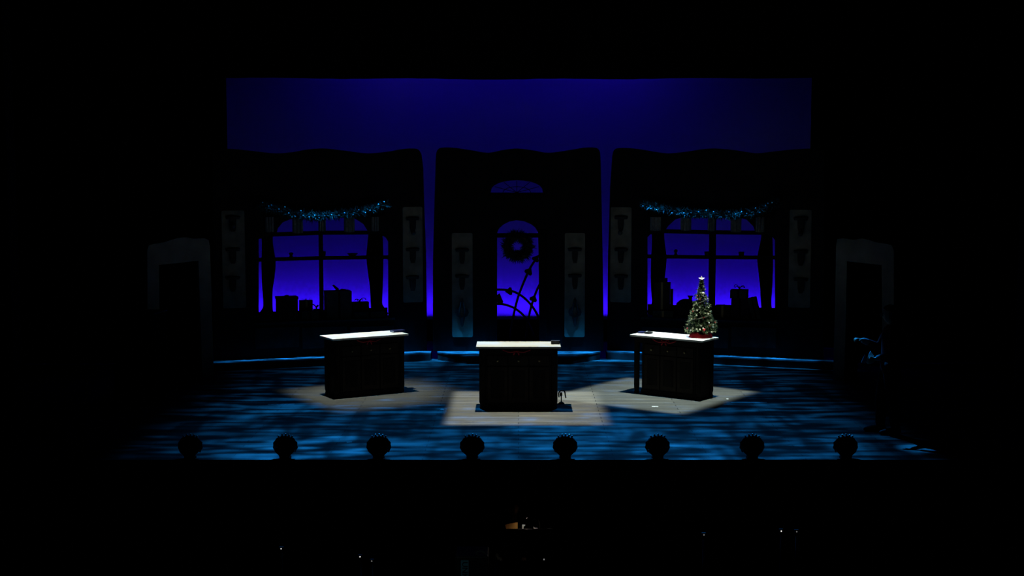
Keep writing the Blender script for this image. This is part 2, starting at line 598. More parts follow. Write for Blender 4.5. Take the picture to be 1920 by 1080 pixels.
# middle wall
C_top = [(817, 300), (818.5, 285), (824, 278), (835, 276.5), (850, 277), (880, 281), (905, 285.5), (920, 286), (945, 281), (970, 278.5), (1000, 282), (1022, 286), (1040, 285.5), (1070, 281), (1095, 277), (1112, 276.5), (1121, 279), (1125, 287), (1126.5, 310)]
C_side = [(1128, 380), (1130, 480), (1131.5, 600), (1131.5, 660), (812, 660), (811.5, 600), (812, 480), (814.5, 380)]
fan = [(920, 361)] + [(969 + 49 * math.cos(math.pi * (1 - k / 12)), 361 - 23 * math.sin(math.pi * (1 - k / 12)) ** 0.8) for k in range(1, 12)] + [(1018, 361)]
door = [(932, 656)] + [(932, 480), (932, 436), (936, 428), (944, 421), (955, 415.5), (968, 413), (982, 414.5), (996, 420.5), (1004, 427), (1009, 436), (1010, 480), (1011, 656)]
door_xz = [(p[0], 0.005 if i in (0, len(door) - 1) else p[1]) for i, p in enumerate(outline(FC, door))]
wallC = wall_piece('scenic_flat', FC, C_top, C_side, [outline(FC, fan), door_xz], 'dark middle wall with arched open doorway, fan light above and wreath')

# pale panels on the walls
panel(wallL, FL, 415, 395, 458, 578, [('t', 411), ('t', 471), ('t', 524)], 424)
panel(wallL, FL, 755, 388, 792, 567, [('t', 413), ('t', 471), ('t', 523)], 436)
panel(wallC, FC, 847, 437, 886, 632, [('t', 472), ('t', 521), ('d', 586)])
panel(wallC, FC, 1059, 437, 1097, 632, [('t', 471), ('t', 520), ('d', 585)])
panel(wallR, FR, 1145, 388, 1184, 567, [('t', 411), ('t', 471), ('t', 521)], 436)
panel(wallR, FR, 1481, 393, 1522, 577, [('t', 413), ('t', 475), ('t', 527)], 438)
for u0, u1 in ((478, 560), (566, 650), (656, 738)):
    moulded(wallL, FL, u0, 614 + (560 - u0) * 0.012, u1, 652)
for u0, u1 in ((1204, 1282), (1288, 1366), (1372, 1456)):
    moulded(wallR, FR, u0, 612, u1, 651)
moulded(wallC, FC, 918, 363, 1024, 372, 'door_lintel', WALLD)
# door casing: two jambs and the crossbar with the wreath hook
for u0, u1 in ((918, 931), (1012, 1025)):
    moulded(wallC, FC, u0, 430, u1, 655, 'door_jamb', WALLD)
x0, z0 = FC.on(930, 445.5)
x1, z1 = FC.on(1012, 437.5)
MB().box(((x0 + x1) / 2, 0.02, (z0 + z1) / 2), (x1 - x0, 0.05, z1 - z0)).build('door_crossbar', WALLD, wallC)
# fan light: painted lattice bars across the transom
fb = MB()
fa = outline(FC, [(969, 361)])[0]
for k in range(1, 6):
    a = math.pi * k / 6
    q = outline(FC, [(969 + 48 * math.cos(a), 361 - 22 * math.sin(a))])[0]
    fb.tube([(fa[0], 0.03, fa[1]), (q[0], 0.03, q[1])], 0.006, 6)
arc = [outline(FC, [(969 + 26 * math.cos(math.pi * k / 12), 361 - 11 * math.sin(math.pi * k / 12))])[0] for k in range(13)]
fb.tube([(p[0], 0.03, p[1]) for p in arc], 0.006, 6)
fb.build('fanlight_bars', WALLD, wallC)


# window bars, sill shelf
def window_parts(wall, fr, u0, u1, um0, um1, up, lo, sillv, railv):
    """up / lo: (v at left, v at middle, v at right) of the two shelf bars"""
    x0 = fr.on(u0, 480)[0]
    x1 = fr.on(u1, 480)[0]
    m = MB()
    xm0, zt = fr.on(um0, 405)
    xm1, zb2 = fr.on(um1, 601)
    m.box(((xm0 + xm1) / 2, 0.09, (zt + zb2) / 2), (xm1 - xm0, 0.06, zt - zb2))
    m.build('window_mullion', WALLD, wall)
    um = (um0 + um1) / 2
    for (va, vm, vb), th in ((up, 7.0), (lo, 6.0)):
        b = MB()
        pts = [fr.on(u0, va), fr.on(um, vm), fr.on(u1, vb)]
        h = th / 102.0
        for (xa, za), (xb, zc) in zip(pts[:-1], pts[1:]):
            b.faces([(xa, 0.055, za - h / 2), (xb, 0.055, zc - h / 2), (xb, 0.20, zc - h / 2), (xa, 0.20, za - h / 2),
                     (xa, 0.055, za + h / 2), (xb, 0.055, zc + h / 2), (xb, 0.20, zc + h / 2), (xa, 0.20, za + h / 2)],
                    [(3, 2, 1, 0), (4, 5, 6, 7), (0, 1, 5, 4), (1, 2, 6, 5), (2, 3, 7, 6), (3, 0, 4, 7)])
        b.build('window_shelf', WALLD, wall)
    _, zs = fr.on(um, sillv, 0.10)
    MB().box(((x0 + x1) / 2, 0.0, zs - 0.02), (x1 - x0 + 0.10, 0.06, 0.04)).box(((x0 + x1) / 2, 0.275, zs - 0.02), (x1 - x0 + 0.06, 0.45, 0.04)).build('window_sill', WAIN, wall)
    _, zr = fr.on(um, railv, -0.49)
    MB().box(((x0 + x1) / 2, 0.49, (zs + zr) / 2), (x1 - x0 + 0.06, 0.02, zr - zs)).build('sill_back_rail', WALLD, wall)
    return zs


sillL = window_parts(wallL, FL, 480, 734, 599, 608.5, (441.5, 437, 436.5), (488, 484.5, 483), 602, 581)
sillR = window_parts(wallR, FR, 1208, 1458, 1329, 1338.5, (433.5, 436, 437.5), (481.5, 483, 484), 600, 574)


# curtains: two per window, hanging behind the boards
def curtain(fr, left_px, right_px, label, folds=4):
    """cloth strip between two pixel edges (lists of (u, v) from top to bottom)"""
    lp = smooth_path([(u, v, 0) for u, v in left_px], 6)
    rp = smooth_path([(u, v, 0) for u, v in right_px], 6)
    lp = [fr.on(p.x, p.y, -0.28) for p in lp]
    rp = [fr.on(p.x, p.y, -0.28) for p in rp]
    nr = min(len(lp), len(rp))
    m = 24
    vs, fs = [], []
    for side in (0, 1):
        for i in range(nr):
            for k in range(m + 1):
                t = k / m
                x = lp[i][0] + (rp[i][0] - lp[i][0]) * t
                z = lp[i][1] + (rp[i][1] - lp[i][1]) * t
                vs.append((x, 0.28 + 0.03 * math.sin(t * folds * 2 * math.pi + 0.5) + side * 0.008, z))
    w = m + 1
    off = nr * w
    for i in range(nr - 1):
        for k in range(m):
            fs.append((i * w + k, i * w + k + 1, (i + 1) * w + k + 1, (i + 1) * w + k))
            fs.append((off + i * w + k + 1, off + i * w + k, off + (i + 1) * w + k, off + (i + 1) * w + k + 1))
        fs.append((i * w, (i + 1) * w, off + (i + 1) * w, off + i * w))
        fs.append((i * w + m, off + i * w + m, off + (i + 1) * w + m, (i + 1) * w + m))
    for k in range(m):
        i = nr - 1
        fs.append((k, off + k, off + k + 1, k + 1))
        fs.append((i * w + k, i * w + k + 1, off + i * w + k + 1, off + i * w + k))
    o = MB().faces(vs, fs, True).build('window_curtain', CURT)
    o.location = fr.o
    o.rotation_euler = (0, 0, fr.a)
    tag(o, label, 'curtain', 'dark curtains in the shop windows')


curtain(FL, [(486, 405), (489, 430), (491, 455), (490.5, 500), (492, 540), (494, 572), (490, 582), (483, 592)],
        [(535, 405), (515, 430), (512, 455), (517, 490), (515.5, 515), (511.5, 545), (511.5, 575), (513, 592)],
        'dark gathered curtain at left side of the left shop window')
curtain(FL, [(676, 405), (690, 430), (690, 450), (687.5, 480), (689.5, 505), (694, 540), (695.5, 570), (697, 592)],
        [(722, 405), (717, 430), (718.5, 455), (719, 495), (718, 540), (717, 567), (720, 575), (729, 588)],
        'dark gathered curtain at right side of the left shop window')
curtain(FR, [(1214, 405), (1221, 430), (1222, 455), (1220, 500), (1220.5, 540), (1222, 565), (1219, 574), (1211, 586)],
        [(1265, 405), (1247, 430), (1245, 445), (1249, 480), (1248.5, 500), (1246, 525), (1247, 560), (1250, 590)],
        'dark gathered curtain at left side of the right shop window')
curtain(FR, [(1405, 405), (1424, 430), (1427, 445), (1420, 482), (1422, 510), (1425, 540), (1426, 560), (1428, 590)],
        [(1450, 405), (1447, 430), (1448.5, 455), (1449, 500), (1447.5, 540), (1446, 565), (1447, 578), (1451, 590)],
        'dark gathered curtain at right side of the right shop window')


# valance with pleated grey tails
def valance(fr, u0, u1, tails, label):
    e = fr.empty('window_valance')
    x0, z1 = fr.on(u0, 398, 0.05)
    x1, _ = fr.on(u1, 398, 0.05)
    tx = [fr.on(t[0], t[1], 0.05) + (t[2],) for t in tails]
    b = MB()
    b.tube([(x0, -0.05, z1), (x1, -0.05, z1)], 0.02, 8)
    b.build('curtain_rod', WALLD, e)
    sw = MB()
    n = 60
    vs, fs = [], []
    for side in (0, 1):
        for j in range(3):
            for i in range(n + 1):
                x = x0 + (x1 - x0) * i / n
                zz = z1 - (0.0, 0.04, 0.085)[j]
                vs.append((x, -0.045 - 0.012 * math.sin(i * 1.3) * j + side * 0.008, zz))
    w = n + 1
    for s in (0, 1):
        for j in range(2):
            for i in range(n):
                a = s * 3 * w + j * w + i
                fs.append((a, a + 1, a + w + 1, a + w))
    sw.faces(vs, fs, True).build('swag', CURT, e)
    for u, v, wpx in tails:
        xa, zt = fr.on(u - wpx / 2, 407, 0.06)
        xb, _ = fr.on(u + wpx / 2, 407, 0.06)
        _, zb3 = fr.on(u, v, 0.06)
        vs, fs = [], []
        m = 16
        for side in (0, 1):
            for j in range(3):
                for i in range(m + 1):
                    t = i / m
                    x = xa + (xb - xa) * t
                    zz = zt + (zb3 - zt) * j / 2 + (0.02 * abs(t - 0.5) if j == 2 else 0)
                    vs.append((x, -0.062 + 0.012 * math.cos(t * 6 * math.pi) + side * 0.006, zz))
        w = m + 1
        for s in (0, 1):
            for j in range(2):
                for i in range(m):
                    a = s * 3 * w + j * w + i
                    fs.append((a, a + 1, a + w + 1, a + w))
        MB().faces(vs, fs, True).build('valance_tail', TAIL, e)
    tag(e, label, 'valance', 'valances over the shop windows')


valance(FL, 494, 722, [(505, 436, 16), (558, 438, 20), (604, 434, 14), (655, 436, 20), (703, 434, 14)], 'dark window valance with pleated grey tails over the left shop window')
valance(FR, 1212, 1452, [(1229, 433, 20), (1286, 433, 20), (1334, 434, 14), (1380, 436, 20), (1425, 436, 16)], 'dark window valance with pleated grey tails over the right shop window')


# ------------------------------------------------------------------ garlands
def leaf_cloud(b, centre, n, rad, size, up=0.0):
    """short pointed leaves scattered around a point"""
    for _ in range(n):
        d = Vector((rnd.gauss(0, 1), rnd.gauss(0, 1), rnd.gauss(0, 1) + up)).normalized()
        p = Vector(centre) + d * rad * rnd.uniform(0.1, 0.7)
        t = (d + Vector((rnd.uniform(-.6, .6), rnd.uniform(-.6, .6), rnd.uniform(-.6, .6)))).normalized()
        s = t.orthogonal().normalized()
        s = Matrix.Rotation(rnd.uniform(0, 6.28), 3, t) @ s
        L = size * rnd.uniform(0.7, 1.4)
        wdt = size * 0.16
        q = t.cross(s) * wdt * 0.5
        b.faces([p - s * wdt, p + s * wdt, p + t * L, p + q + t * L * 0.4], [(0, 1, 3), (1, 2, 3), (2, 0, 3), (0, 2, 1)])


def garland(fr, px, label, seed):
    rnd.seed(seed)
    e = fr.empty('garland')
    path = smooth_path([(*fr.on(u, v, 0.20), 0) for u, v in px], 10)
    path = [Vector((p.x, -0.20, p.y)) for p in path]
    MB().tube(path, 0.015, 6).build('wire_core', BARK, e)
    b = MB()
    for p in path:
        leaf_cloud(b, p, 26, 0.10, 0.075)
    b.build('foliage', NEEDLE2, e)
    for i, p in enumerate(path[2:-2]):
        if i % 4 == 0:
            q = p + Vector((rnd.uniform(-.03, .03), -0.08, rnd.uniform(-.05, .09)))
            MB().ball(q, 0.013, 8).build('fairy_bulb', BULB, e)
    tag(e, label, 'garland', 'fir garlands over the shop windows')


garland(FL, [(489, 387), (510, 391), (535, 398), (560, 404), (585, 406), (610, 405), (640, 401), (670, 397), (700, 391), (724, 384)],
        'fir garland with small bulbs swagged over the left shop window', 3)
garland(FR, [(1206, 384), (1235, 390), (1265, 396), (1300, 400), (1335, 402), (1370, 403), (1398, 401), (1420, 396), (1438, 389), (1455, 380)],
        'fir garland with small bulbs swagged over the right shop window', 5)

# wreath in the doorway
rnd.seed(11)
wc = at_y(970.5, 462, 25.64)
we = empty('wreath', wc)
b = MB()
rw = 0.195
for k in range(48):
    a = 2 * math.pi * k / 48
    leaf_cloud(b, (rw * math.cos(a), 0, rw * math.sin(a)), 44, 0.135, 0.075)
b.build('foliage', NEEDLE2, we)
MB().tube([(rw * math.cos(2 * math.pi * k / 32), 0, rw * math.sin(2 * math.pi * k / 32)) for k in range(33)], 0.07, 8).build('ring', BARK, we)


def bow(name, parent, m, w=0.12, tail=0.10):
    """ribbon bow in the local xz plane: two loops, knot and two tails"""
    b = MB()
    for s in (-1, 1):
        loop = [(0, 0, 0), (s * w * 0.45, -0.02, w * 0.30), (s * w * 0.95, -0.01, w * 0.28), (s * w, 0.0, 0), (s * w * 0.9, 0.0, -w * 0.2), (s * w * 0.4, 0.01, -w * 0.1), (0, 0, 0)]
        pp = smooth_path(loop, 4)
        vs, fs = [], []
        for p in pp:
            vs.append(p + Vector((0, -w * 0.14, 0)))
            vs.append(p + Vector((0, w * 0.14, 0)))
        for i in range(len(pp) - 1):
            fs.append((2 * i, 2 * i + 1, 2 * i + 3, 2 * i + 2))
        b.faces(vs, fs, True)
        b.faces([(0, -0.01, 0), (s * tail * 0.35, -0.02, -tail * 0.5), (s * tail * 0.55, -0.02, -tail), (s * tail * 0.85, -0.02, -tail * 0.92), (s * tail * 0.7, -0.02, -tail * 0.45)], [(0, 1, 2, 3, 4)])
    b.ball((0, -0.005, 0), w * 0.16, 8)
    return b.build(name, m, parent)


wb = bow('bow', we, CURT, 0.10, 0.09)
wb.location = (0.02, -0.06, -0.14)
MB().tube([(0, 0, rw + 0.04), (0, -0.04, rw + 0.10), (0, -0.07, rw + 0.07)], 0.006, 6).build('hanging_loop', BARK, we)
tag(we, 'round fir wreath hanging from the crossbar of the open doorway', 'wreath')


# curled branches behind the doorway
YB = 26.45


BK = [0]


def branch(px, leaf, label, r=0.022):
    YB = 26.40 + 0.075 * BK[0]
    BK[0] += 1
    pts = smooth_path([at_y(u, v, YB) for u, v in px], 8)
    base = pts[0].copy()
    base.z = 0
    e = empty('curled_branch', (base.x, YB, 0))
    pp = [p - Vector((base.x, YB, 0)) for p in pts]
    MB().tube(pp, r, 8).build('stem', METAL, e)
    for (u, v, du, dv, sz) in leaf:
        p = at_y(u, v, YB) - Vector((base.x, YB, 0))
        t = Vector((du, 0, -dv)).normalized()
        s = Vector((t.z, 0, -t.x))
        k = sz
        prof = [(0.0, 0.15), (0.35, 0.75), (0.05, 1.0), (-0.35, 0.85), (-0.55, 0.45), (-0.5, 0.0), (-0.55, -0.45), (-0.35, -0.85), (0.05, -1.0), (0.35, -0.75), (1.0, 0.0)]
        prof = [(1.2, 0.0), (0.6, 0.45), (0.05, 0.95), (-0.45, 0.85), (-0.55, 0.4), (-0.3, 0.0), (-0.55, -0.4), (-0.45, -0.85), (0.05, -0.95), (0.6, -0.45)]
        b = MB()
        b.plate([(p.x + t.x * a * k + s.x * c * k, p.z + t.z * a * k + s.z * c * k) for a, c in prof], y0=-0.03, y1=0.03)
        b.build('heart_leaf', METAL, e)
    tag(e, label, 'branch', 'curled branches standing behind the doorway')


branch([(953, 668), (957, 630), (961, 600), (970, 562), (982, 529), (995, 501), (1008, 482), (1018, 474)], [(991, 510, 6, -10, 0.085), (1004, 486, 5, -8, 0.075)],
       'long black curled branch rising to the right behind the doorway')
branch([(1024, 672), (1020, 630), (1010, 596), (996, 572), (977, 554), (957, 545), (933, 543), (915, 548)], [(956, 546, -10, 1, 0.08)],
       'black curled branch arching leftward, upper of the two arcs behind the doorway')
branch([(1010, 670), (1000, 628), (985, 596), (968, 580), (950, 572), (934, 570), (915, 574)], [(933, 563, 3, -10, 0.12)],
       'black curled branch arching leftward, lower of the two arcs behind the doorway')
branch([(984, 670), (987, 630), (991, 597), (996, 575), (1003, 553), (1012, 533), (1024, 515)], [(1000, 561, 4, -10, 0.08)],
       'short black curled branch rising at right edge behind the doorway')

# ------------------------------------------------------------------ gifts on the sills


def gift(fr, zsill, u0, u1, vt, d, depth, m, label, bowm=None, kind='bow', tilt=0.0, lift=0.0, ribbon=True):
    """wrapped box standing on the sill; d = distance of its front face from the wall"""
    d -= 0.42
    x0, z1 = fr.on(u0, vt, d)
    x1, _ = fr.on(u1, vt, d)
    w = x1 - x0
    z0 = zsill + lift
    h = z1 - z0
    e = empty('gift_box', fr.o + fr.ex * ((x0 + x1) / 2) - fr.ey * (d - depth / 2) + Vector((0, 0, z0)), fr.a)
    rot = Matrix.Rotation(tilt, 3, 'Y')
    off = Vector((0, 0, 0))
    if tilt:
        low = min((rot @ Vector((sx * w / 2, 0, sz * h)))[2] for sx in (-1, 1) for sz in (0, 1))
        off = Vector((0, 0, -low))
    MB().box(rot @ Vector((0, 0, h / 2)) + off, (w, depth, h), rot=rot).build('box', m, e, bevel=0.006)
    rm = bowm or CURT
    if ribbon:
        rb = MB()
        t = 0.004
        rb.box(rot @ Vector((0, 0, h / 2)) + off, (min(0.04, w * 0.16), depth + 2 * t, h + 2 * t), rot=rot)
        rb.box(rot @ Vector((0, 0, h / 2)) + off, (w + 2 * t, min(0.04, w * 0.16), h + 2 * t), rot=rot)
        # keep the strap clear of the shelf
        for v in rb.bm.verts:
            v.co.z = max(v.co.z, 0.0005)
        rb.build('ribbon', rm, e)
    top = rot @ Vector((0, 0, h)) + off
    if kind == 'bow':
        o = bow('bow', e, rm, min(0.09, w * 0.3), 0.04)
        o.location = top + Vector((0, 0, 0.02))
    elif kind == 'curl':
        b = MB()
        for k in range(5):
            a = rnd.uniform(-1.2, 1.2)
            L = rnd.uniform(0.05, 0.12)
            b.tube(smooth_path([(0, 0, 0), (L * 0.4 * math.sin(a), 0, L * 0.6), (L * math.sin(a), 0.01, L * (0.5 + 0.4 * math.cos(a))), (L * 1.3 * math.sin(a), 0.02, L * 0.35)], 4), 0.007, 5)
        o = b.build('curled_ribbon', rm, e)
        o.location = top
    elif kind == 'spike':
        b = MB()
        b.plate([(0.0, 0.0), (-0.05, 0.035), (-0.10, 0.10), (-0.075, 0.115), (-0.03, 0.08), (0.03, 0.03)], y0=-0.006, y1=0.006)
        b.plate([(0.0, 0.0), (0.08, 0.035), (0.16, 0.02), (0.10, 0.0)], y0=-0.006, y1=0.006)
        b.ball((0, 0, 0.015), 0.025, 8)
        o = b.build('ribbon_loop', rm, e)
        o.location = top
    elif kind == 'lid':
        o = MB().box((0, 0, 0), (w + 0.02, depth + 0.02, 0.05)).build('lid', m, e, bevel=0.006)
        o.location = top + Vector((0, 0, 0.0)) - Vector((0, 0, 0.024))
        kb = MB().ball((0, 0, 0), 0.03, 8, sx=1.6, sz=0.5).build('bow', rm, e)
        kb.location = top + Vector((0.0, 0, 0.01))
    tag(e, label, 'gift box', 'wrapped boxes on the window sills')
    return e


rnd.seed(21)
gift(FL, sillL, 520.5, 558.5, 557.5, 0.27, 0.24, BROWNBOX, 'square dark lidded gift box at left end of the left window sill', kind='lid', ribbon=False)
gift(FL, sillL, 563, 586.5, 564, 0.17, 0.15, GREENBOX, 'small dark gift box with a round bow beside the square lidded box', BRASS, kind='bow')
gift(FL, sillL, 566, 597, 584, 0.39, 0.18, GREENBOX, 'low wide greenish gift box in front row of the left window sill', kind='none')
gift(FL, sillL, 589, 600, 580, 0.15, 0.12, PLUMBOX, 'tiny gift box with upright ribbon curl in front of the left window mullion', kind='curl')
gift(FL, sillL, 612.5, 659.5, 547, 0.36, 0.30, GREYBOX, 'largest dark gift box with ribbon loop standing up, left window', kind='spike')
gift(FL, sillL, 661, 692, 567.5, 0.22, 0.20, GREENBOX, 'long dark gift box with curly ribbon, right end of the left window sill', kind='curl')
gift(FL, sillL, 664, 722, 586, 0.39, 0.14, GREYBOX, 'low flat gift box in front at right end of the left window sill', kind='none')

gift(FR, sillR, 1227, 1255.5, 529, 0.31, 0.12, BROWNBOX, 'tallest dark gift box beside left curtain of the right window', BRASS, kind='none')
gift(FR, sillR, 1250, 1262, 541.5, 0.03, 0.025, PLUMBOX, 'narrow upright gift box tucked behind the tallest one, right window', kind='none', ribbon=False)
gift(FR, sillR, 1224, 1262, 583, 0.40, 0.08, GREENBOX, 'low greenish gift box in front of the tallest one, right window', BRASS, kind='none')
gift(FR, sillR, 1340, 1369, 573, 0.26, 0.22, BROWNBOX, 'low gift box with pale edge right of the right window mullion', BRASS, kind='none')
gift(FR, sillR, 1371, 1404, 560, 0.32, 0.28, PLUMBOX, 'wide dark gift box at bottom of the stack in the right window', kind='none')
# the box on top of the stack stands on the lower one
_, ztop = FR.on(1387, 560, -0.10)
gift(FR, sillR, 1369, 1400, 543.5, 0.31, 0.26, GREYBOX, 'dark gift box with curly ribbon on top of the stack, right window', kind='curl', lift=ztop - sillR + 0.001)
gift(FR, sillR, 1411, 1427, 559, 0.36, 0.14, GREENBOX, 'tilted gift box leaning at right end of the right window sill', kind='none', tilt=R(-14))
# top piece of the tall pile
_, zt2 = FR.on(1245, 529, -0.11)
gift(FR, sillR, 1236, 1250, 521.5, 0.30, 0.10, PLUMBOX, 'small flat gift box on top of the tallest one, right window', kind='none', lift=zt2 - sillR + 0.001, ribbon=False)

# cloth sack heap
sk = empty('gift_sack', Vector((0, 0, 0)))
xc, zc = FR.on(1284, 562, -0.12)
p = FR.o + FR.ex * xc + FR.ey * 0.25
sk.location = (p.x, p.y, FR.o.z + sillR)
sk.rotation_euler = (0, 0, FR.a)
hgt = zc - sillR
s = MB()
s.lathe([(0.0, 0.0), (0.15, 0.0), (0.19, 0.05), (0.20, hgt * 0.4), (0.17, hgt * 0.75), (0.10, hgt * 0.95), (0.05, hgt), (0.0, hgt + 0.005)], n=20)
for v in s.bm.verts:
    a = math.atan2(v.co.y, v.co.x)
    f2 = 1 + 0.06 * math.sin(5 * a) + 0.04 * math.sin(9 * a + 1)
    v.co.x *= f2 * 1.05
    v.co.y *= f2 * 0.62
s.build('sack_body', PLUMBOX, sk)
MB().lathe([(0.0, 0.0), (0.035, 0.0), (0.03, 0.03), (0.055, 0.075), (0.02, 0.05), (0.0, 0.05)], c=(0.08, 0, hgt - 0.01), n=12).build('tied_neck', PLUMBOX, sk)
tag(sk, 'rounded dark gift sack with tied neck behind the little tree', 'sack')


# small wares on the lower window shelves
def ware(fr, u, vb, hpx, wpx, prof, label, mname):
    x, z = fr.on(u, vb, -0.13)
    h = hpx / 102.0
    w = wpx / 102.0
    o = MB().lathe([(r * w / 2, zz * h) for r, zz in prof], n=14).build(mname, ORNA if mname != 'trinket_box' else GREYBOX)
    pp = fr.o + fr.ex * x + fr.ey * 0.13
    o.location = (pp.x, pp.y, fr.o.z + z)
    tag(o, label, 'ornament', 'small wares on the window shelves')


FIG = [(0, 0), (0.9, 0), (1.0, 0.08), (0.6, 0.2), (0.45, 0.5), (0.75, 0.6), (0.8, 0.78), (0.5, 0.95), (0, 1)]
CUP = [(0, 0), (0.7, 0), (0.8, 0.05), (0.95, 0.5), (1.0, 1.0), (0.9, 1.0), (0.85, 0.5), (0.6, 0.12), (0, 0.1)]
DISH = [(0, 0), (0.5, 0), (0.55, 0.2), (1.0, 0.8), (1.0, 1.0), (0.5, 0.5), (0, 0.4)]


def shelf_v(fr, u, tri, u0, um, u1):
    va, vm, vb = tri
    return (va + (vm - va) * (u - u0) / (um - u0) if u < um else vm + (vb - vm) * (u - um) / (u1 - um)) - 3.2


lol = (488, 484.5, 483)
lor = (481.5, 483, 484)
ware(FL, 546, shelf_v(FL, 546, lol, 480, 604, 734), 10, 11, FIG, 'small dark figurine on lower shelf of the left window, left pane', 'figurine')
ware(FL, 605, shelf_v(FL, 605, lol, 480, 604, 734), 10, 12, CUP, 'small cup on the lower shelf at the left window mullion', 'cup')
ware(FL, 661, shelf_v(FL, 661, lol, 480, 604, 734), 6, 20, DISH, 'small flat dish on the lower shelf of the left window, right pane', 'dish')
ware(FR, 1267, shelf_v(FR, 1267, lor, 1208, 1334, 1458), 12, 9, FIG, 'small dark figurine on lower shelf of the right window, left pane', 'figurine')
ware(FR, 1327, shelf_v(FR, 1327, lor, 1208, 1334, 1458), 8, 13, CUP, 'small cup on the lower shelf at the right window mullion', 'cup')
ware(FR, 1390, shelf_v(FR, 1390, lor, 1208, 1334, 1458), 8, 11, CUP, 'small cup on the lower shelf of the right window, right pane', 'cup')


# ------------------------------------------------------------------ counters
def counter(cx, cy, ang, label, W=1.31, D=0.56, H=0.95, gap=False, top=TOPW):
    e = empty('shop_counter', (cx, cy, 0), ang)
    MB().box((0, 0, H - 0.015), (W, D, 0.03)).build('worktop', top, e, bevel=0.004)
    bw, bd = W - 0.09, D - 0.07
    # apron
    ap = MB()
    ap.box((0, -bd / 2 + 0.01, H - 0.075), (bw - 0.12, 0.02, 0.09))
    ap.box((0, bd / 2 - 0.01, H - 0.075), (bw - 0.12, 0.02, 0.09))
    for s in (-1, 1):
        ap.box((s * (bw / 2 - 0.01), 0, H - 0.075), (0.02, bd - 0.12, 0.09))
    ap.build('apron', WOOD, e)
    for sx in (-1, 1):
        for sy in (-1, 1):
            x, y = sx * (bw / 2 - 0.045), sy * (bd / 2 - 0.045)
            prof = [(0.0, 0.0), (0.035, 0.0), (0.042, 0.02), (0.034, 0.06), (0.045, 0.10), (0.045, 0.60), (0.050, 0.64), (0.045, 0.68), (0.045, H - 0.03), (0.0, H - 0.03)]
            b = MB().lathe(prof, c=(x, y, 0), n=8, smooth=False)
            b.build('leg', WOOD, e)
    # cabinet body between the legs, front corners cut
    gx = 0.125 if gap else 0.05
    x0, x1 = -bw / 2 + gx, bw / 2 - 0.05
    y0, y1 = -bd / 2 + 0.02, bd / 2 - 0.03
    MB().plate([(x0, y1), (x1, y1), (x1, y0 + 0.05), (x1 - 0.05, y0), (x0 + 0.05, y0), (x0, y0 + 0.05)], y0=0.022, y1=H - 0.03, plane='xy').build('cabinet_body', WOOD, e)
    # scalloped plinth with small feet
    pl = []
    n = 8
    for i in range(n * 6 + 1):
        t = i / (n * 6)
        pl.append((x0 + 0.02 + (x1 - x0 - 0.04) * t, 0.004 + 0.022 * abs(math.sin(math.pi * n * t))))
    MB().plate([(x0 + 0.02, 0.075), *pl, (x1 - 0.02, 0.075)], y0=y0 - 0.012, y1=y0 + 0.01).build('plinth', WOOD, e)
    # drawer fronts and doors
    n = 3
    wd = (x1 - x0 - 0.14) / n
    for i in range(n):
        xc = x0 + 0.07 + wd * (i + 0.5)
        d = MB().box((xc, y0 - 0.008, H - 0.215), (wd - 0.02, 0.016, 0.15)).build('drawer', WOOD2, e, bevel=0.004)
        MB().lathe([(0, 0), (0.012, 0), (0.012, 0.012), (0.020, 0.024), (0.014, 0.036), (0, 0.038)], n=10).build('knob', BRASS, d)
        k = d.children[0]
        k.location = (xc, y0 - 0.016, H - 0.215)
        k.rotation_euler = (R(90), 0, 0)
        d2 = MB().box((xc, y0 - 0.008, 0.37), (wd - 0.02, 0.016, 0.54)).build('door', WOOD2, e, bevel=0.004)
        MB().box((xc, y0 - 0.019, 0.37), (wd - 0.12, 0.008, 0.42)).build('raised_field', WOOD, d2, bevel=0.003)
    tag(e, label, 'counter', 'white topped shop counters')
    r = bow('bow', e, REDR, 0.085, 0.06)
    r.location = (-0.03, -bd / 2 - 0.008, H - 0.075)
    sw = MB().tube(smooth_path([(-0.24, -bd / 2 - 0.012, H - 0.05), (-0.14, -bd / 2 - 0.018, H - 0.085), (-0.03, -bd / 2 - 0.015, H - 0.075), (0.08, -bd / 2 - 0.018, H - 0.085), (0.18, -bd / 2 - 0.012, H - 0.05)], 6), 0.008, 6)
    sw.build('ribbon', REDR, e)
    return e


aL = R(30.7)
aR = R(-36.3)
cL = at_z(683, 627.2, 0.95)
cR = at_z(1263.5, 629.5, 0.95)
counter(cL.x, cL.y, aL, 'white topped black counter angled at left, no tree on it', D=0.54)
counter(0.0, 20.63, 0.0, 'pale cream topped black counter in the middle, facing straight ahead', W=1.27, D=0.60, top=TOPC)
counter(cR.x, cR.y, aR, 'white topped black counter angled at right, carrying the little tree', D=0.54, gap=True)

# things on the counters
p = at_z(746, 622.3, 0.95)
bk = empty('order_book', (p.x, p.y, 0.951), aL)
MB().box((0, 0, 0.014), (0.20, 0.13, 0.022)).build('pages', PAPER, bk)
MB().box((0, -0.002, 0.002), (0.21, 0.14, 0.004)).box((0, -0.002, 0.028), (0.21, 0.14, 0.006)).box((0, 0.066, 0.015), (0.21, 0.008, 0.03)).box((0, -0.066, 0.015), (0.20, 0.004, 0.026)).build('cover', NAVY, bk)
tag(bk, 'dark navy closed book on the right end of the left counter', 'book')

p = at_z(1041.5, 645.2, 0.95)
sg = empty('counter_sign', (p.x, p.y, 0.951))
MB().box((0, 0, 0.028), (0.135, 0.05, 0.056)).build('block', BKPLAS, sg, bevel=0.004)
dm = MB()
for k in range(5):
    dm.box((-0.04 + 0.02 * k, -0.0265, 0.036), (0.012, 0.003, 0.012))
dm.build('lettering', mat('dim_grey_ink', (0.12, 0.12, 0.12), 0.8), sg)
tag(sg, 'small black block with faint grey marks on right end of middle counter', 'sign')

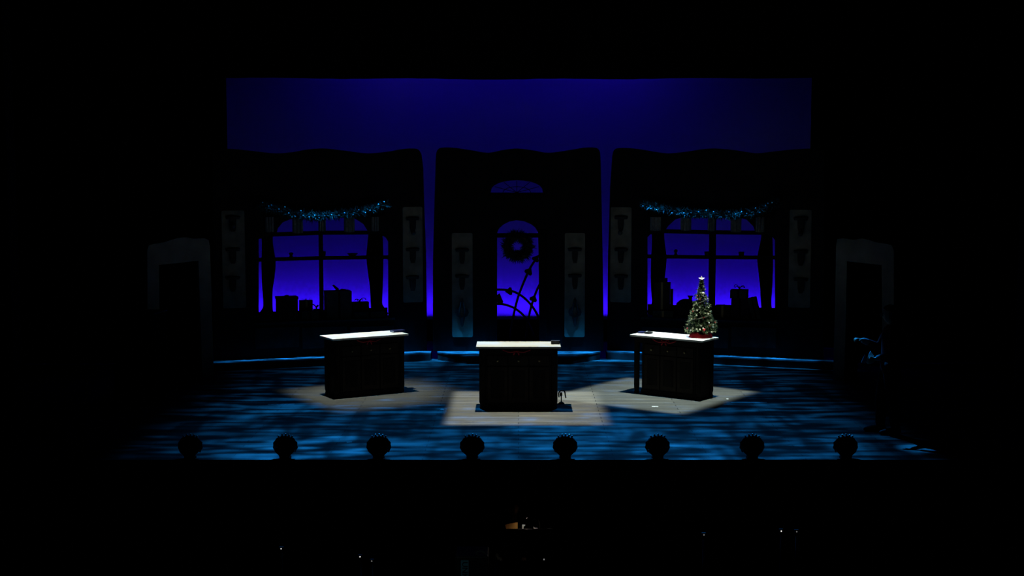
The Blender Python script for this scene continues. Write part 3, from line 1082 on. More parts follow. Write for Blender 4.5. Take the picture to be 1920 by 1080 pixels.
p = at_z(1210, 625.0, 0.95)
bt = empty('open_case', (p.x, p.y, 0.951), aR)
for s, nm in ((-1, 'base_tray'), (1, 'lid')):
    b = MB()
    b.plate([(s * 0.005, -0.05), (s * 0.10, -0.065), (s * 0.12, -0.02), (s * 0.11, 0.05), (s * 0.02, 0.06)], y0=0.0, y1=0.03 if s > 0 else 0.022, plane='xy')
    b.build(nm, NAVY if s < 0 else BKPLAS, bt)
tag(bt, 'small dark open case on left end of the right counter', 'case')

# black hook stand at the right side of the middle counter
p = at_z(1052.5, 757, 0)
hk = empty('hook_stand', (p.x, p.y, 0))
MB().lathe([(0, 0), (0.05, 0), (0.045, 0.012), (0.02, 0.03), (0.012, 0.035), (0, 0.035)], n=14).build('foot', METAL, hk)
MB().tube([(0, 0, 0.02), (-0.002, 0, 0.08), (0.0, 0, 0.16)], 0.008, 8).build('stem', METAL, hk)
h2 = MB()
h2.tube(smooth_path([(-0.035, 0, 0.10), (-0.04, 0, 0.16), (-0.015, 0, 0.20), (0.02, 0, 0.205), (0.05, 0, 0.19), (0.06, 0, 0.13), (0.07, 0, 0.09)], 5), [0.010] * 31, 8)
h2.ball((-0.005, 0, 0.145), 0.022, 8, sz=1.6)
h2.build('hook', METAL, hk)
tag(hk, 'small black curved hook stand on the floor right of the middle counter', 'stand')

# ------------------------------------------------------------------ little tree
rnd.seed(5)
tb = at_z(1314, 632, 0.95)
tr = empty('christmas_tree', (tb.x, tb.y, 0.951))
ztop = at_y(1315.5, 526, tb.y).z - 0.951
TH_ = ztop - 0.02
MB().tube([(0, 0, 0), (0, 0, TH_ * 0.5), (0, 0, TH_ + 0.01)], [0.018, 0.012, 0.004], 8).build('trunk', BARK, tr)
fo = MB()
bprof = []
tier = 15
for i in range(tier):
    t = i / (tier - 1)
    z = 0.12 + (TH_ - 0.12) * t ** 0.93
    rad = 0.215 * (1 - t) ** 1.0 + 0.018
    nb = max(5, int(15 * (1 - t) + 5))
    for k in range(nb):
        a = 2 * math.pi * (k + rnd.uniform(-.3, .3)) / nb + i * 0.7
        L = rad * rnd.uniform(0.78, 1.12)
        d = Vector((math.cos(a), math.sin(a), 0))
        tip = d * L + Vector((0, 0, z - 0.02 + 0.25 * L * rnd.uniform(-0.4, 0.9)))
        root = Vector((0, 0, z + 0.02))
        fo.tube([root, (root + tip) / 2 + Vector((0, 0, -0.01)), tip], [0.004, 0.003, 0.002], 4, cap=False)
        ns = max(3, int(L / 0.022))
        for q in range(ns):
            pp = root.lerp(tip, (q + 1) / ns)
            leaf_cloud(fo, pp, 7, 0.022, 0.034)
        bprof.append((tip, a, t))
fo.build('foliage', NEEDLE, tr)
tp = MB()  # paler sprays put the highlights on the branch tips into the colour
for tip, a, t in bprof:
    if rnd.random() < 0.5:
        leaf_cloud(tp, tip, 7, 0.020, 0.030, 0.4)
tp.build('highlight_foliage', mat('highlight_fir_tips', (0.34, 0.33, 0.17), 0.7, 0.2, 0.4, 40), tr)
# star
st = MB()
pts = []
for k in range(10):
    a = math.pi / 2 + math.pi * k / 5
    r = 0.054 if k % 2 == 0 else 0.023
    pts.append((r * math.cos(a), r * math.sin(a)))
vs = [(x, -0.006, z) for x, z in pts] + [(x, 0.006, z) for x, z in pts] + [(0, -0.040, -0.008), (0, 0.040, -0.008)]
fs = []
for k in range(10):
    k2 = (k + 1) % 10
    fs += [(k, k2, 20), (10 + k2, 10 + k, 21), (k2, k, 10 + k, 10 + k2)]
st.faces(vs, fs)
st.tube([(0, 0, -0.09), (0, 0, -0.02)], 0.008, 6)
so = st.build('star', GOLD, tr)
so.location = (0, 0, TH_ + 0.045)
# baubles on branch tips
rnd.shuffle(bprof)
front = [b for b in bprof if math.sin(b[1]) < 0.45]
mm = [CREAM, REDG, GOLD, SILV, CREAM, REDG]
nmb = ['cream', 'red', 'gold', 'silver', 'cream', 'red']
for i, (tip, a, t) in enumerate(front[:30]):
    r = rnd.uniform(0.010, 0.016)
    o = MB().ball((0, 0, 0), r, 10).build('bauble', mm[i % 6], tr)
    o.location = tip + Vector((0, 0, -0.008)) - Vector((math.cos(a), math.sin(a), 0)) * 0.004
    o['label'] = nmb[i % 6] + ' bauble'
# a few larger pale ornaments at the places the photo shows them
for u, v, r, m in ((1316.5, 549.5, 0.020, CREAM), (1304.5, 581, 0.018, CREAM), (1310, 578.5, 0.012, CREAM), (1325.5, 588, 0.016, CREAM), (1317, 615.5, 0.022, REDG), (1327, 604, 0.012, SILV), (1309, 615, 0.014, CREAM), (1293, 618, 0.016, GOLD), (1303, 614.5, 0.014, CREAM), (1315, 613, 0.014, CREAM)):
    zz = at_y(u, v, tb.y).z - 0.951
    t = max(0.0, min(1.0, (zz - 0.12) / (TH_ - 0.12)))
    rr = 0.9 * (0.215 * (1 - t) ** 1.0 + 0.018)
    xx = (u - 1314) / FPX * tb.y
    yy = -math.sqrt(max(0.0001, rr * rr - xx * xx)) if abs(xx) < rr else -0.01
    o = MB().ball((0, 0, 0), r, 12).build('bauble', m, tr)
    o.location = (xx, yy, zz)
# cream ribbon winding round the lower tier
rp = []
for k in range(70):
    t = k / 69
    a = t * 2 * math.pi * 2.2
    z = 0.14 + 0.62 * t * TH_
    rr = 0.97 * (0.215 * (1 - min(1, max(0, (z - 0.12) / (TH_ - 0.12)))) ** 1.0 + 0.018) + 0.012 * math.sin(9 * a)
    rp.append(Vector((rr * math.cos(a), rr * math.sin(a), z)))
rb = MB()
vs, fs = [], []
for k, q in enumerate(rp):
    vs += [q + Vector((0, 0, -0.006)), q + Vector((0, 0, 0.006))]
    if k:
        fs.append((2 * k - 2, 2 * k, 2 * k + 1, 2 * k - 1))
rb.faces(vs, fs, True).build('ribbon', CREAM, tr)
# red felt skirt with pale fringe
skm = MB()
nn = 40
vs, fs = [], []
for j, (r, z) in enumerate(((0.05, 0.085), (0.12, 0.075), (0.165, 0.045), (0.185, 0.0))):
    for k in range(nn):
        a = 2 * math.pi * k / nn
        f2 = 1 + (0.05 * math.sin(7 * a) * j / 3)
        vs.append((r * f2 * math.cos(a), r * f2 * math.sin(a) * 0.9, max(0.0, z + 0.01 * math.sin(5 * a) * (j in (1, 2)))))
for j in range(3):
    for k in range(nn):
        k2 = (k + 1) % nn
        fs.append((j * nn + k, j * nn + k2, (j + 1) * nn + k2, (j + 1) * nn + k))
skm.faces(vs, fs, True).build('tree_skirt', REDF, tr)
tag(tr, 'small decorated tree with gold star and red skirt on the right counter', 'tree')


# ------------------------------------------------------------------ footlights along the stage edge
def footlight():
    e = empty('shell_footlight', (0, 0, 0))
    # scalloped hood: ribbed half dome whose back faces the house
    nr, na = 10, 45
    vs, fs = [], []
    for side in (0, 1):
        for i in range(nr + 1):
            t = i / nr
            for k in range(na + 1):
                a = math.pi * (k / na)          # 0..pi across the fan
                rib = 0.5 + 0.5 * math.cos(k / na * 2 * math.pi * 9)
                ang = R(-38) + (R(256)) * (k / na)
                rr = 0.152 * t * (1 + 0.045 * rib * t)
                x = rr * math.cos(ang)
                z = 0.150 + rr * math.sin(ang) * 0.86
                bulge = 0.085 * math.cos(t * math.pi / 2) + 0.012 * (1 - rib) * t
                vs.append((x, -bulge + 0.03 + side * 0.008, z))
    w = na + 1
    off = (nr + 1) * w
    for i in range(nr):
        for k in range(na):
            fs.append((i * w + k, i * w + k + 1, (i + 1) * w + k + 1, (i + 1) * w + k))
            fs.append((off + i * w + k + 1, off + i * w + k, off + (i + 1) * w + k, off + (i + 1) * w + k + 1))
    for k in range(na):
        a = nr * w + k
        fs.append((a, a + 1, off + a + 1, off + a))
    MB().faces(vs, fs, True).build('shell_hood', SHELLM, e)
    # bright metal balls added as the glints on the scallop crests
    glint_mb = MB()
    for dg_ in (58, 72, 88, 104, 121):
        ang = R(dg_)
        glint_mb.ball((0.163 * math.cos(ang), 0.036, 0.150 + 0.163 * math.sin(ang) * 0.86), 0.0135, 8, sz=1.2)
    glint_mb.build('crest_glints', SHELL_GLINT, e)
    MB().plate([(-0.128, 0.115), (-0.118, 0.085), (-0.085, 0.055), (-0.068, 0.035), (-0.064, 0.0), (0.064, 0.0), (0.068, 0.035), (0.085, 0.055), (0.118, 0.085), (0.128, 0.115), (0.05, 0.16), (-0.05, 0.16)], y0=-0.05, y1=0.04).build('neck', SHELLM, e, bevel=0.01)
    MB().lathe([(0, 0), (0.075, 0), (0.075, 0.02), (0.05, 0.03), (0.0, 0.03)], c=(0, 0.03, 0), n=18).build('base', SHELLM, e)
    MB().lathe([(0, 0.03), (0.022, 0.03), (0.022, 0.06), (0.035, 0.09), (0.03, 0.12), (0, 0.13)], c=(0, 0.085, 0), n=12).build('lamp_bulb', BULB, e)
    return e


ords = ['first', 'second', 'third', 'fourth', 'fifth', 'sixth', 'seventh', 'eighth']
fl0 = footlight()
for i, u in enumerate((354, 533, 709, 885, 1060, 1234, 1412, 1588)):
    o = fl0 if i == 0 else copy_tree(fl0)
    p = at_z(u, 861, 0)
    o.location = (p.x, LIP + 0.09, 0)
    tag(o, ('black scallop shell footlight at the left end of the row on the stage edge' if i == 0 else
            'black scallop shell footlight at the right end of the row on the stage edge' if i == 7 else
            f'black scallop shell footlight, {ords[i]} from the left on the stage edge'), 'footlight', 'shell footlights along the stage edge')

# ------------------------------------------------------------------ side portals
def portal(fr, out_px, open_px, label):
    e = fr.empty('doorway_portal')
    out = outline(fr, out_px)
    ins = outline(fr, open_px)
    # outline runs from inner foot over the wavy top to the outer foot, then back round the opening
    MB().plate([(p[0], max(0.0, p[1])) for p in out] + [(p[0], max(0.0, p[1])) for p in ins], y0=0.0, y1=0.06).build('portal_frame', PORTAL, e)
    x0 = min(p[0] for p in ins)
    x1 = max(p[0] for p in ins)
    zt = max(p[1] for p in ins)
    # dark return boards give the opening its depth
    b = MB()
    b.box((x0 - 0.01, 0.21, zt / 2), (0.02, 0.30, zt)).box((x1 + 0.01, 0.21, zt / 2), (0.02, 0.30, zt)).box(((x0 + x1) / 2, 0.21, zt + 0.01), (x1 - x0 + 0.04, 0.30, 0.02))
    b.build('portal_return', WALLD, e)
    tag(e, label, 'portal', 'grey doorway portals at the sides')
    return e


PL = Frame(-5.22, 23.12, math.atan2(0.62, 0.48), 0.0)
PR = Frame(5.34, 23.12, -math.atan2(0.62, 0.48), 0.0)
portal(PL, [(401, 713), (397, 560), (393.5, 462), (391, 450), (384, 447), (365, 448), (350, 445), (335, 446), (320, 450), (305, 455), (290, 457), (279, 460), (276, 470), (277, 600), (279, 760)],
       [(300, 750), (299, 600), (298, 497), (372, 489), (376, 600), (380, 720)], 'pale grey doorway portal with wavy top at the left wing')
portal(PR, [(1562, 713), (1566, 560), (1567.5, 460), (1570, 448), (1580, 447), (1600, 450), (1615, 447), (1630, 450), (1645, 455), (1660, 457), (1672, 460), (1676, 470), (1676, 600), (1675, 760)],
       [(1655, 750), (1654, 600), (1653, 497), (1588, 490), (1586, 600), (1582, 720)], 'pale grey doorway portal with wavy top at the right wing')

# black crates in the left wing
cp = at_y(262, 583, 21.0)
ck = empty('black_crate', (cp.x, 21.0, 0), R(-8))
MB().box((0, 0, cp.z / 2 + 0.03), (0.66, 0.5, cp.z - 0.06)).build('crate_body', BLACKCLOTH, ck, bevel=0.01)
for sx in (-1, 1):
    for sy in (-1, 1):
        MB().lathe([(0, 0), (0.035, 0), (0.035, 0.055), (0.0, 0.06)], c=(sx * 0.27, sy * 0.2, 0), n=10).build('caster', BKPLAS, ck)
MB().box((0, 0, cp.z - 0.012), (0.68, 0.52, 0.024)).build('lid', BKPLAS, ck, bevel=0.005)
tag(ck, 'tall black crate standing in front of the left doorway portal', 'crate')
cp = at_y(338, 650, 23.5)
ck = empty('storage_chest', (cp.x, 23.5, 0), R(20))
MB().box((0, 0, cp.z / 2), (0.55, 0.4, cp.z)).build('chest_body', BLACKCLOTH, ck, bevel=0.01)
MB().box((0, 0, cp.z - 0.06), (0.57, 0.42, 0.03)).build('strap', BKPLAS, ck)
tag(ck, 'low black chest seen through the left doorway portal', 'trunk')
cl = MB()
vs, fs = [], []
for i in range(9):
    for j in range(7):
        x, y = (i - 4) * 0.02, (j - 3) * 0.025
        vs.append((x, y, 0.035 * math.exp(-(x * x + y * y) / 0.006) * (1 + 0.4 * math.sin(i * 2.1 + j)) + 0.006))
for i in range(8):
    for j in range(6):
        fs.append((i * 7 + j, (i + 1) * 7 + j, (i + 1) * 7 + j + 1, i * 7 + j + 1))
nb = len(vs)
vs += [(x, y, 0.001) for x, y, z in vs[:nb]]
fs += [tuple(nb + k for k in reversed(f)) for f in fs]
co = cl.faces(vs, fs, True).build('crumpled_cloth', GREYC)
co.location = (cp.x, 23.5, cp.z)
tag(co, 'small crumpled grey cloth lying on the low chest in the left doorway', 'cloth')

# tape marks on the deck
for (u0, v0, u1, v1, w, lab) in ((1371, 754.8, 1438, 754.8, 0.03, 'long pale tape strip on the floor right of the right counter'),
                                 (1222, 762.5, 1234, 762.5, 0.035, 'short white tape scrap in front of the right counter'),
                                 (1362, 748.2, 1366, 748.2, 0.05, 'tiny white tape dot right of the right counter'),
                                 (502, 758.5, 552, 758, 0.03, 'pale tape strip on the floor left of the left counter'),
                                 (650, 829.5, 660, 829, 0.04, 'white tape scrap near the stage edge at left'),
                                 (826, 767.5, 832, 768, 0.05, 'tiny white tape dot left of the middle counter')):
    a = at_z(u0, v0, 0)
    c = at_z(u1, v1, 0)
    L = (c - a).length
    o = MB().box((0, 0, 0.0012), (L, w, 0.0016)).build('tape_mark', TAPE)
    o.location = ((a.x + c.x) / 2, (a.y + c.y) / 2, 0.0006)
    o.rotation_euler = (0, 0, math.atan2(c.y - a.y, c.x - a.x))
    tag(o, lab, 'tape', 'tape marks on the stage floor')


# ------------------------------------------------------------------ people
def skin_bm(chains, voxel=None, extra=None):
    """chains of (point, radius[, depth ratio]): tapering limbs with rounded ends, ready to be fused into one surface"""
    mb = MB()
    n = 14
    for ch in chains:
        pts = [Vector(c[0]) for c in ch]
        rad = [c[1] for c in ch]
        rat = [c[2] if len(c) > 2 else 1.0 for c in ch]
        P, Q, K = [], [], []
        for i in range(len(pts) - 1):
            p0, p1, p2, p3 = pts[max(i - 1, 0)], pts[i], pts[i + 1], pts[min(i + 2, len(pts) - 1)]
            for k in range(4):
                t = k / 4
                P.append(0.5 * ((2 * p1) + (p2 - p0) * t + (2 * p0 - 5 * p1 + 4 * p2 - p3) * t * t + (3 * p1 - p0 - 3 * p2 + p3) * t ** 3))
                e = t * t * (3 - 2 * t)
                Q.append(rad[i] + (rad[i + 1] - rad[i]) * e)
                K.append(rat[i] + (rat[i + 1] - rat[i]) * e)
        P.append(pts[-1])
        Q.append(rad[-1])
        K.append(rat[-1])
        # rounded ends
        d0 = (P[0] - P[1]).normalized()
        d1 = (P[-1] - P[-2]).normalized()
        r0, r1 = Q[0], Q[-1]
        P = [P[0] + d0 * r0 * f for f in (0.98, 0.7)] + P + [P[-1] + d1 * r1 * f for f in (0.7, 0.98)]
        Q = [r0 * 0.2, r0 * 0.7] + Q + [r1 * 0.7, r1 * 0.2]
        K = [K[0]] * 2 + K + [K[-1]] * 2
        vs, fs = [], []
        up = None
        for i, p in enumerate(P):
            t = (P[min(i + 1, len(P) - 1)] - P[max(i - 1, 0)]).normalized()
            if up is None:
                up = t.orthogonal().normalized()
            else:
                up = (up - t * up.dot(t)).normalized()
            w = t.cross(up)
            for k in range(n):
                a = 2 * math.pi * k / n
                o = (up * math.cos(a) + w * math.sin(a)) * Q[i]
                o.y *= K[i]
                vs.append(p + o)
        for i in range(len(P) - 1):
            for k in range(n):
                k2 = (k + 1) % n
                fs.append((i * n + k, i * n + k2, (i + 1) * n + k2, (i + 1) * n + k))
        fs.append(tuple(reversed(range(n))))
        fs.append(tuple(range((len(P) - 1) * n, len(P) * n)))
        mb.faces(vs, fs, True)
    bmesh.ops.recalc_face_normals(mb.bm, faces=mb.bm.faces)
    return mb.bm


def bm_obj(bm, name, m, parent, voxel=None):
    me = bpy.data.meshes.new(name)
    for f in bm.faces:
        f.smooth = True
    bm.to_mesh(me)
    bm.free()
    o = bpy.data.objects.new(name, me)
    COL.objects.link(o)
    if voxel:
        r = o.modifiers.new('r', 'REMESH')
        r.mode = 'VOXEL'
        r.voxel_size = voxel
        r.use_smooth_shade = True
        s = o.modifiers.new('s', 'SMOOTH')
        s.iterations = 2
        s.factor = 0.5
        dg = bpy.context.evaluated_depsgraph_get()
        dg.update()
        m2 = bpy.data.meshes.new_from_object(o.evaluated_get(dg))
        m2.name = name
        o.modifiers.clear()
        o.data = m2
        bpy.data.meshes.remove(me)
    o.data.materials.clear()
    o.data.materials.append(m)
    o.parent = parent
    return o


def hand_chains(wrist, fwd, palm_n, side, curl=0.5):
    """palm + five fingers from the wrist; palm_n = direction the palm faces; side = thumb direction"""
    fwd, palm_n, side = Vector(fwd).normalized(), Vector(palm_n).normalized(), Vector(side).normalized()
    w = Vector(wrist)
    out = []
    lens = (0.070, 0.080, 0.075, 0.058)
    for k in range(4):
        o = side * (0.030 - 0.021 * k)
        kn = w + fwd * 0.085 + o
        L = lens[k]
        c1, c2 = curl * 0.9, curl * 1.9
        d1 = (fwd * math.cos(c1) + palm_n * math.sin(c1))
        d2 = (fwd * math.cos(c2) + palm_n * math.sin(c2))
        out.append([(w + fwd * 0.02 + o * 0.5, 0.014), (kn, 0.012), (kn + d1 * L * 0.5, 0.0095), (kn + d1 * L * 0.5 + d2 * L * 0.5, 0.007)])
    tb_ = w + fwd * 0.035 + side * 0.022
    out.append([(w + fwd * 0.015 + side * 0.01, 0.014), (tb_, 0.013), (tb_ + side * 0.03 + fwd * 0.025 + palm_n * 0.012, 0.010), (tb_ + side * 0.035 + fwd * 0.055 + palm_n * 0.03, 0.008)])
    return out


def head_bm(c, look, scale=1.0):
    """head with brow, nose, chin, lips, ears, around centre c (local +y = face)"""
    bm = bmesh.new()
    bmesh.ops.create_uvsphere(bm, u_segments=28, v_segments=20, radius=1.0)
    for v in bm.verts:
        x, y, z = v.co
        sx, sy, sz = 0.076, 0.096, 0.118
        # jaw narrows to the chin, face flattens a little
        if z < 0:
            sx *= 1 + 0.32 * z
            sy *= 1 + 0.12 * z
        nx, ny, nz = x * sx, y * sy, z * sz
        if y > 0.3:
            ny = ny * 0.94
            # eye sockets
            for ex in (-0.031, 0.031):
                d2 = ((nx - ex) / 0.018) ** 2 + ((nz - 0.012) / 0.012) ** 2
                ny -= 0.010 * math.exp(-d2)
            # brow and mouth
            ny += 0.004 * math.exp(-((nz - 0.034) / 0.010) ** 2 - (nx / 0.05) ** 2)
            ny += 0.006 * math.exp(-((nz + 0.062) / 0.010) ** 2 - (nx / 0.022) ** 2)
            ny += 0.008 * math.exp(-((nz + 0.100) / 0.016) ** 2 - (nx / 0.025) ** 2)
        v.co = (nx, ny, nz)

    def add(pts, rr):
        b = skin_bm([list(zip([Vector(p) for p in pts], rr))])
        m = bpy.data.meshes.new('t')
        b.to_mesh(m)
        b.free()
        bm.from_mesh(m)
        bpy.data.meshes.remove(m)
    add([(0, 0.086, 0.030), (0, 0.100, 0.004), (0, 0.112, -0.020), (0, 0.096, -0.032)], (0.008, 0.010, 0.014, 0.012))
    for s in (-1, 1):
        add([(s * 0.074, -0.002, -0.022), (s * 0.082, -0.006, 0.0), (s * 0.082, -0.014, 0.022), (s * 0.076, -0.012, 0.03)], (0.008, 0.010, 0.012, 0.008))
    M = Matrix.Translation(Vector(c)) @ Matrix.Rotation(look[0], 4, 'Z') @ Matrix.Rotation(look[1], 4, 'X')
    bmesh.ops.transform(bm, matrix=M, verts=bm.verts)
    return bm, M


def person(loc, rz, arms, label, look=(0.0, 0.0), jacket=BLACKW, trousers=BLACKW, sleeves=BLACKW, foot=(0.0, 0.0), hair='short'):
    """arms: for right(+x) and left(-x): elbow, wrist, hand fwd, palm normal, thumb side, curl (local coordinates, +y = facing)"""
    e = empty('person', loc, rz)
    V = Vector
    pel, sp, ch, nk = V((0, -0.01, 0.96)), V((0, 0.0, 1.14)), V((0, -0.01, 1.34)), V((0, -0.005, 1.49))
    hb = V((0, 0.012, 1.57))
    chains = [[(pel + V((0, 0, -0.04)), 0.150, 0.74), (pel + V((0, 0, 0.06)), 0.150, 0.72), (sp, 0.140, 0.74), (ch, 0.165, 0.66), (nk + V((0, 0, -0.045)), 0.085, 0.8)],
              [(nk + V((0, 0, -0.06)), 0.058), (nk, 0.054), (hb, 0.052)],
              [(V((-0.15, -0.01, 1.405)), 0.058), (V((0, -0.01, 1.43)), 0.066), (V((0.15, -0.01, 1.405)), 0.058)]]
    legs = []
    for s, fo in ((1, foot[0]), (-1, foot[1])):
        hip, kn, an = V((s * 0.09, 0, 0.88)), V((s * 0.10, 0.025 + fo * 0.6, 0.50)), V((s * 0.105, -0.01 + fo, 0.09))
        heel, toe = V((s * 0.105, -0.03 + fo, 0.045)), V((s * 0.12, 0.15 + fo, 0.035))
        legs.append([(hip + V((-s * 0.01, 0, 0.06)), 0.098), (hip, 0.094), (kn, 0.062), (V((s * 0.103, 0.0 + fo * 0.8, 0.32)), 0.058), (an, 0.042)])
        chains.append(legs[-1] + [(V((s * 0.11, 0.05 + fo, 0.055)), 0.038), (toe, 0.030)])
    armc = []
    for s, A in zip((1, -1), arms):
        el, wr, fw, pn, th, cu = A
        sh = V((s * 0.165, -0.01, 1.40))
        el, wr = V(el), V(wr)
        c = [(sh, 0.058), (sh.lerp(el, 0.5), 0.050), (el, 0.042), (el.lerp(wr, 0.4), 0.040), (wr, 0.028)]
        armc.append(c)
        chains.append(c)
        for hc in hand_chains(wr, fw, pn, th, cu):
            chains.append([(wr - Vector(fw).normalized() * 0.01, 0.018)] + hc)
    bm = skin_bm(chains)
    hd, M = head_bm(hb + V((0, 0.02, 0.075)), look)
    m = bpy.data.meshes.new('t')
    hd.to_mesh(m)
    hd.free()
    bm.from_mesh(m)
    bpy.data.meshes.remove(m)
    body = bm_obj(bm, 'body', SKIN, e, voxel=0.0085)
    g = 1.14
    # trousers, jacket with sleeves, shirt cuffs, shoes, hair
    tc = [[(pel + V((0, 0, -0.05)), 0.162, 0.76), (pel + V((0, 0, 0.07)), 0.158, 0.76)]]
    for lg in legs:
        tc.append([(p, r * g + 0.012) for p, r in lg[0:4]] + [(lg[4][0] + V((0, 0, 0.03)), 0.066)])
    bm_obj(skin_bm(tc), 'trousers', trousers, e, voxel=0.014)
    jc = [[(pel + V((0, 0, -0.06)), 0.172, 0.80), (pel + V((0, 0, 0.06)), 0.166, 0.78), (sp, 0.156, 0.80), (ch, 0.182, 0.72), (nk + V((0, 0, -0.06)), 0.100, 0.85)],
          [(V((-0.155, -0.01, 1.405)), 0.070), (V((0, -0.01, 1.425)), 0.076), (V((0.155, -0.01, 1.405)), 0.070)]]
    for c in armc:
        jc.append([(c[0][0], 0.074), (c[1][0], 0.066), (c[2][0], 0.060), (c[3][0], 0.055), (c[2][0].lerp(c[4][0], 0.72), 0.047)])
    bm_obj(skin_bm(jc), 'jacket', jacket, e, voxel=0.014)
    for c in armc:
        el, wr = c[2][0], c[4][0]
        t = MB().tube([el.lerp(wr, 0.62), el.lerp(wr, 0.8), el.lerp(wr, 0.96)], [0.047, 0.044, 0.039], 14)
        t.build('shirt_cuff', sleeves, e)
    for lg, fo, s in ((legs[0], foot[0], 1), (legs[1], foot[1], -1)):
        sc = [[(V((s * 0.105, -0.045 + fo, 0.05)), 0.048), (V((s * 0.108, 0.02 + fo, 0.052)), 0.050), (V((s * 0.115, 0.10 + fo, 0.042)), 0.045), (V((s * 0.12, 0.185 + fo, 0.032)), 0.030)],
              [(V((s * 0.105, -0.045 + fo, 0.05)), 0.048), (V((s * 0.105, -0.02 + fo, 0.10)), 0.052)]]
        b = skin_bm(sc)
        for v in b.verts:
            v.co.z = max(0.003, v.co.z)
        bm_obj(b, 'shoe', BKPLAS, e)
    hbm = bmesh.new()
    bmesh.ops.create_uvsphere(hbm, u_segments=24, v_segments=18, radius=1.0)
    for v in list(hbm.verts):
        x, y, z = v.co
        v.co = (x * 0.086, y * 0.104 - 0.006, z * 0.124 + 0.006)
    dele = [v for v in hbm.verts if (v.co.y > 0.03 and v.co.z < 0.068 - (0.0 if abs(v.co.x) < 0.055 else 0.03)) or (v.co.z < -0.06 and v.co.y > -0.05) or v.co.z < -0.095]
    bmesh.ops.delete(hbm, geom=dele, context='VERTS')
    for v in hbm.verts:
        v.co += v.co.normalized() * 0.004 * math.sin(v.co.x * 160) * math.cos(v.co.z * 90)
    bmesh.ops.solidify(hbm, geom=hbm.faces[:], thickness=0.010)
    bmesh.ops.transform(hbm, matrix=M, verts=hbm.verts)
    bm_obj(hbm, 'hair', HAIR, e)
    tag(e, label, 'person')
    return e


# performer waiting in the right wing, facing the stage centre
pp = at_z(1666, 812, 0)
person((pp.x, pp.y, 0), R(90),
       [((0.22, 0.10, 1.16), (0.13, 0.36, 1.27), (-0.25, 0.95, 0.25), (0.0, -0.2, -1), (-1, -0.2, 0), 0.7),
        ((-0.23, 0.05, 1.12), (-0.15, 0.235, 1.05), (0.1, 0.9, -0.3), (0.9, 0, -0.2), (0.0, 0.3, 0.95), 0.75)],
       'person in dark red jacket standing in the right wing, holding white papers', look=(0.0, 0.05), jacket=JACKET, trousers=BLACKW, sleeves=CUFF, foot=(0.10, -0.05))


def paper_pair(u0, v0, u1, v1, u2, v2, y):
    a, b_, c = (at_y(*q, y) for q in ((u0, v0), (u1, v1), (u2, v2)))
    return a, b_, c


# two folded white papers and the grey sleeve lining held at the performer's hands
yp = pp.y - 0.12
for i, (tri, lab) in enumerate((([(1613, 679), (1622, 664), (1625, 676), (1620, 681)], 'smaller white folded paper, nearer centre stage, held by the person'),
                               ([(1624, 675), (1634, 659), (1640, 668), (1633, 678)], 'larger white folded paper held in the lower hand of the person'))):
    b = MB()
    vs = []
    for dy in (0.0, 0.004):
        for k, (u, v) in enumerate(tri):
            q = at_y(u, v, yp)
            lean = 0.55 * (q.z - at_y(u, 681, yp).z)
            vs.append(Vector((q.x, yp - 0.05 + lean + dy + 0.02 * i, q.z)))
    c0 = sum(vs, Vector()) / len(vs)
    vs = [v - c0 for v in vs]
    b.faces(vs, [(0, 1, 2, 3), (7, 6, 5, 4), (0, 4, 5, 1), (1, 5, 6, 2), (2, 6, 7, 3), (3, 7, 4, 0)])
    o = b.build('folded_paper', PAPER)
    o.location = c0
    tag(o, lab, 'paper', 'white papers in the right wing')

# ------------------------------------------------------------------ the pit
# black music desk with a folder and loose pages showing above its edge
YS = 14.45
dz = at_y(990, 992, YS).z
dx = at_y(990, 992, YS).x
ms = empty('music_stand', (dx, YS, PIT))
hz = dz - PIT
b = MB()
rot = Matrix.Rotation(R(18), 3, 'X')
b.box(Vector((0, 0, hz)) + rot @ Vector((0, 0, -0.18)), (0.62, 0.012, 0.36), rot=rot)
b.build('desk', BKPLAS, ms)
MB().box(Vector((0, 0.06, hz)) + rot @ Vector((0, 0, -0.355)), (0.62, 0.12, 0.012)).build('ledge', BKPLAS, ms)
MB().tube([(0, 0.03, 0.02), (0, 0.03, hz - 0.2)], 0.016, 10).build('pole', METAL, ms)
for k in range(3):
    a = 2 * math.pi * k / 3 + 0.5
    MB().tube([(0, 0.03, 0.16), (0.28 * math.cos(a), 0.03 + 0.28 * math.sin(a), 0.012)], 0.010, 8).build('foot', METAL, ms)
la = MB().tube(smooth_path([(0.12, 0.0, hz - 0.01), (0.13, -0.02, hz + 0.05), (0.10, 0.05, hz + 0.12), (0.04, 0.12, hz + 0.11)], 5), 0.006, 6)
la.build('lamp_neck', METAL, ms)
MB().lathe([(0.0, 0.02), (0.015, 0.02), (0.05, -0.02), (0.046, -0.02), (0.012, 0.012), (0.0, 0.012)], c=(0.03, 0.13, hz + 0.10), n=14).build('lamp_shade', BKPLAS, ms)
tag(ms, 'black music stand in the pit with folder and pages above its edge', 'music stand')


def leaf_on_desk(name, px, y, m, lab, thick=0.0012):
    """card or sheet leaning on the desk, its visible corner given by pixels; it reaches down behind the desk edge"""
    pts = [at_y(u, v, y) for u, v in px]
    b = MB()
    b.faces([(p.x, 0.0, p.z) for p in pts], [tuple(range(len(pts)))])
    c = Vector((sum(p.x for p in pts) / len(pts), y, sum(p.z for p in pts) / len(pts)))
    for v in b.bm.verts:
        v.co.x -= c.x
        v.co.z -= c.z
        v.co.y += -0.30 * v.co.z * 0 + 0.28 * v.co.z * 0
    o = b.build(name, m)
    o.location = c
    return tag(o, lab, 'paper' if name != 'folder' else 'folder')


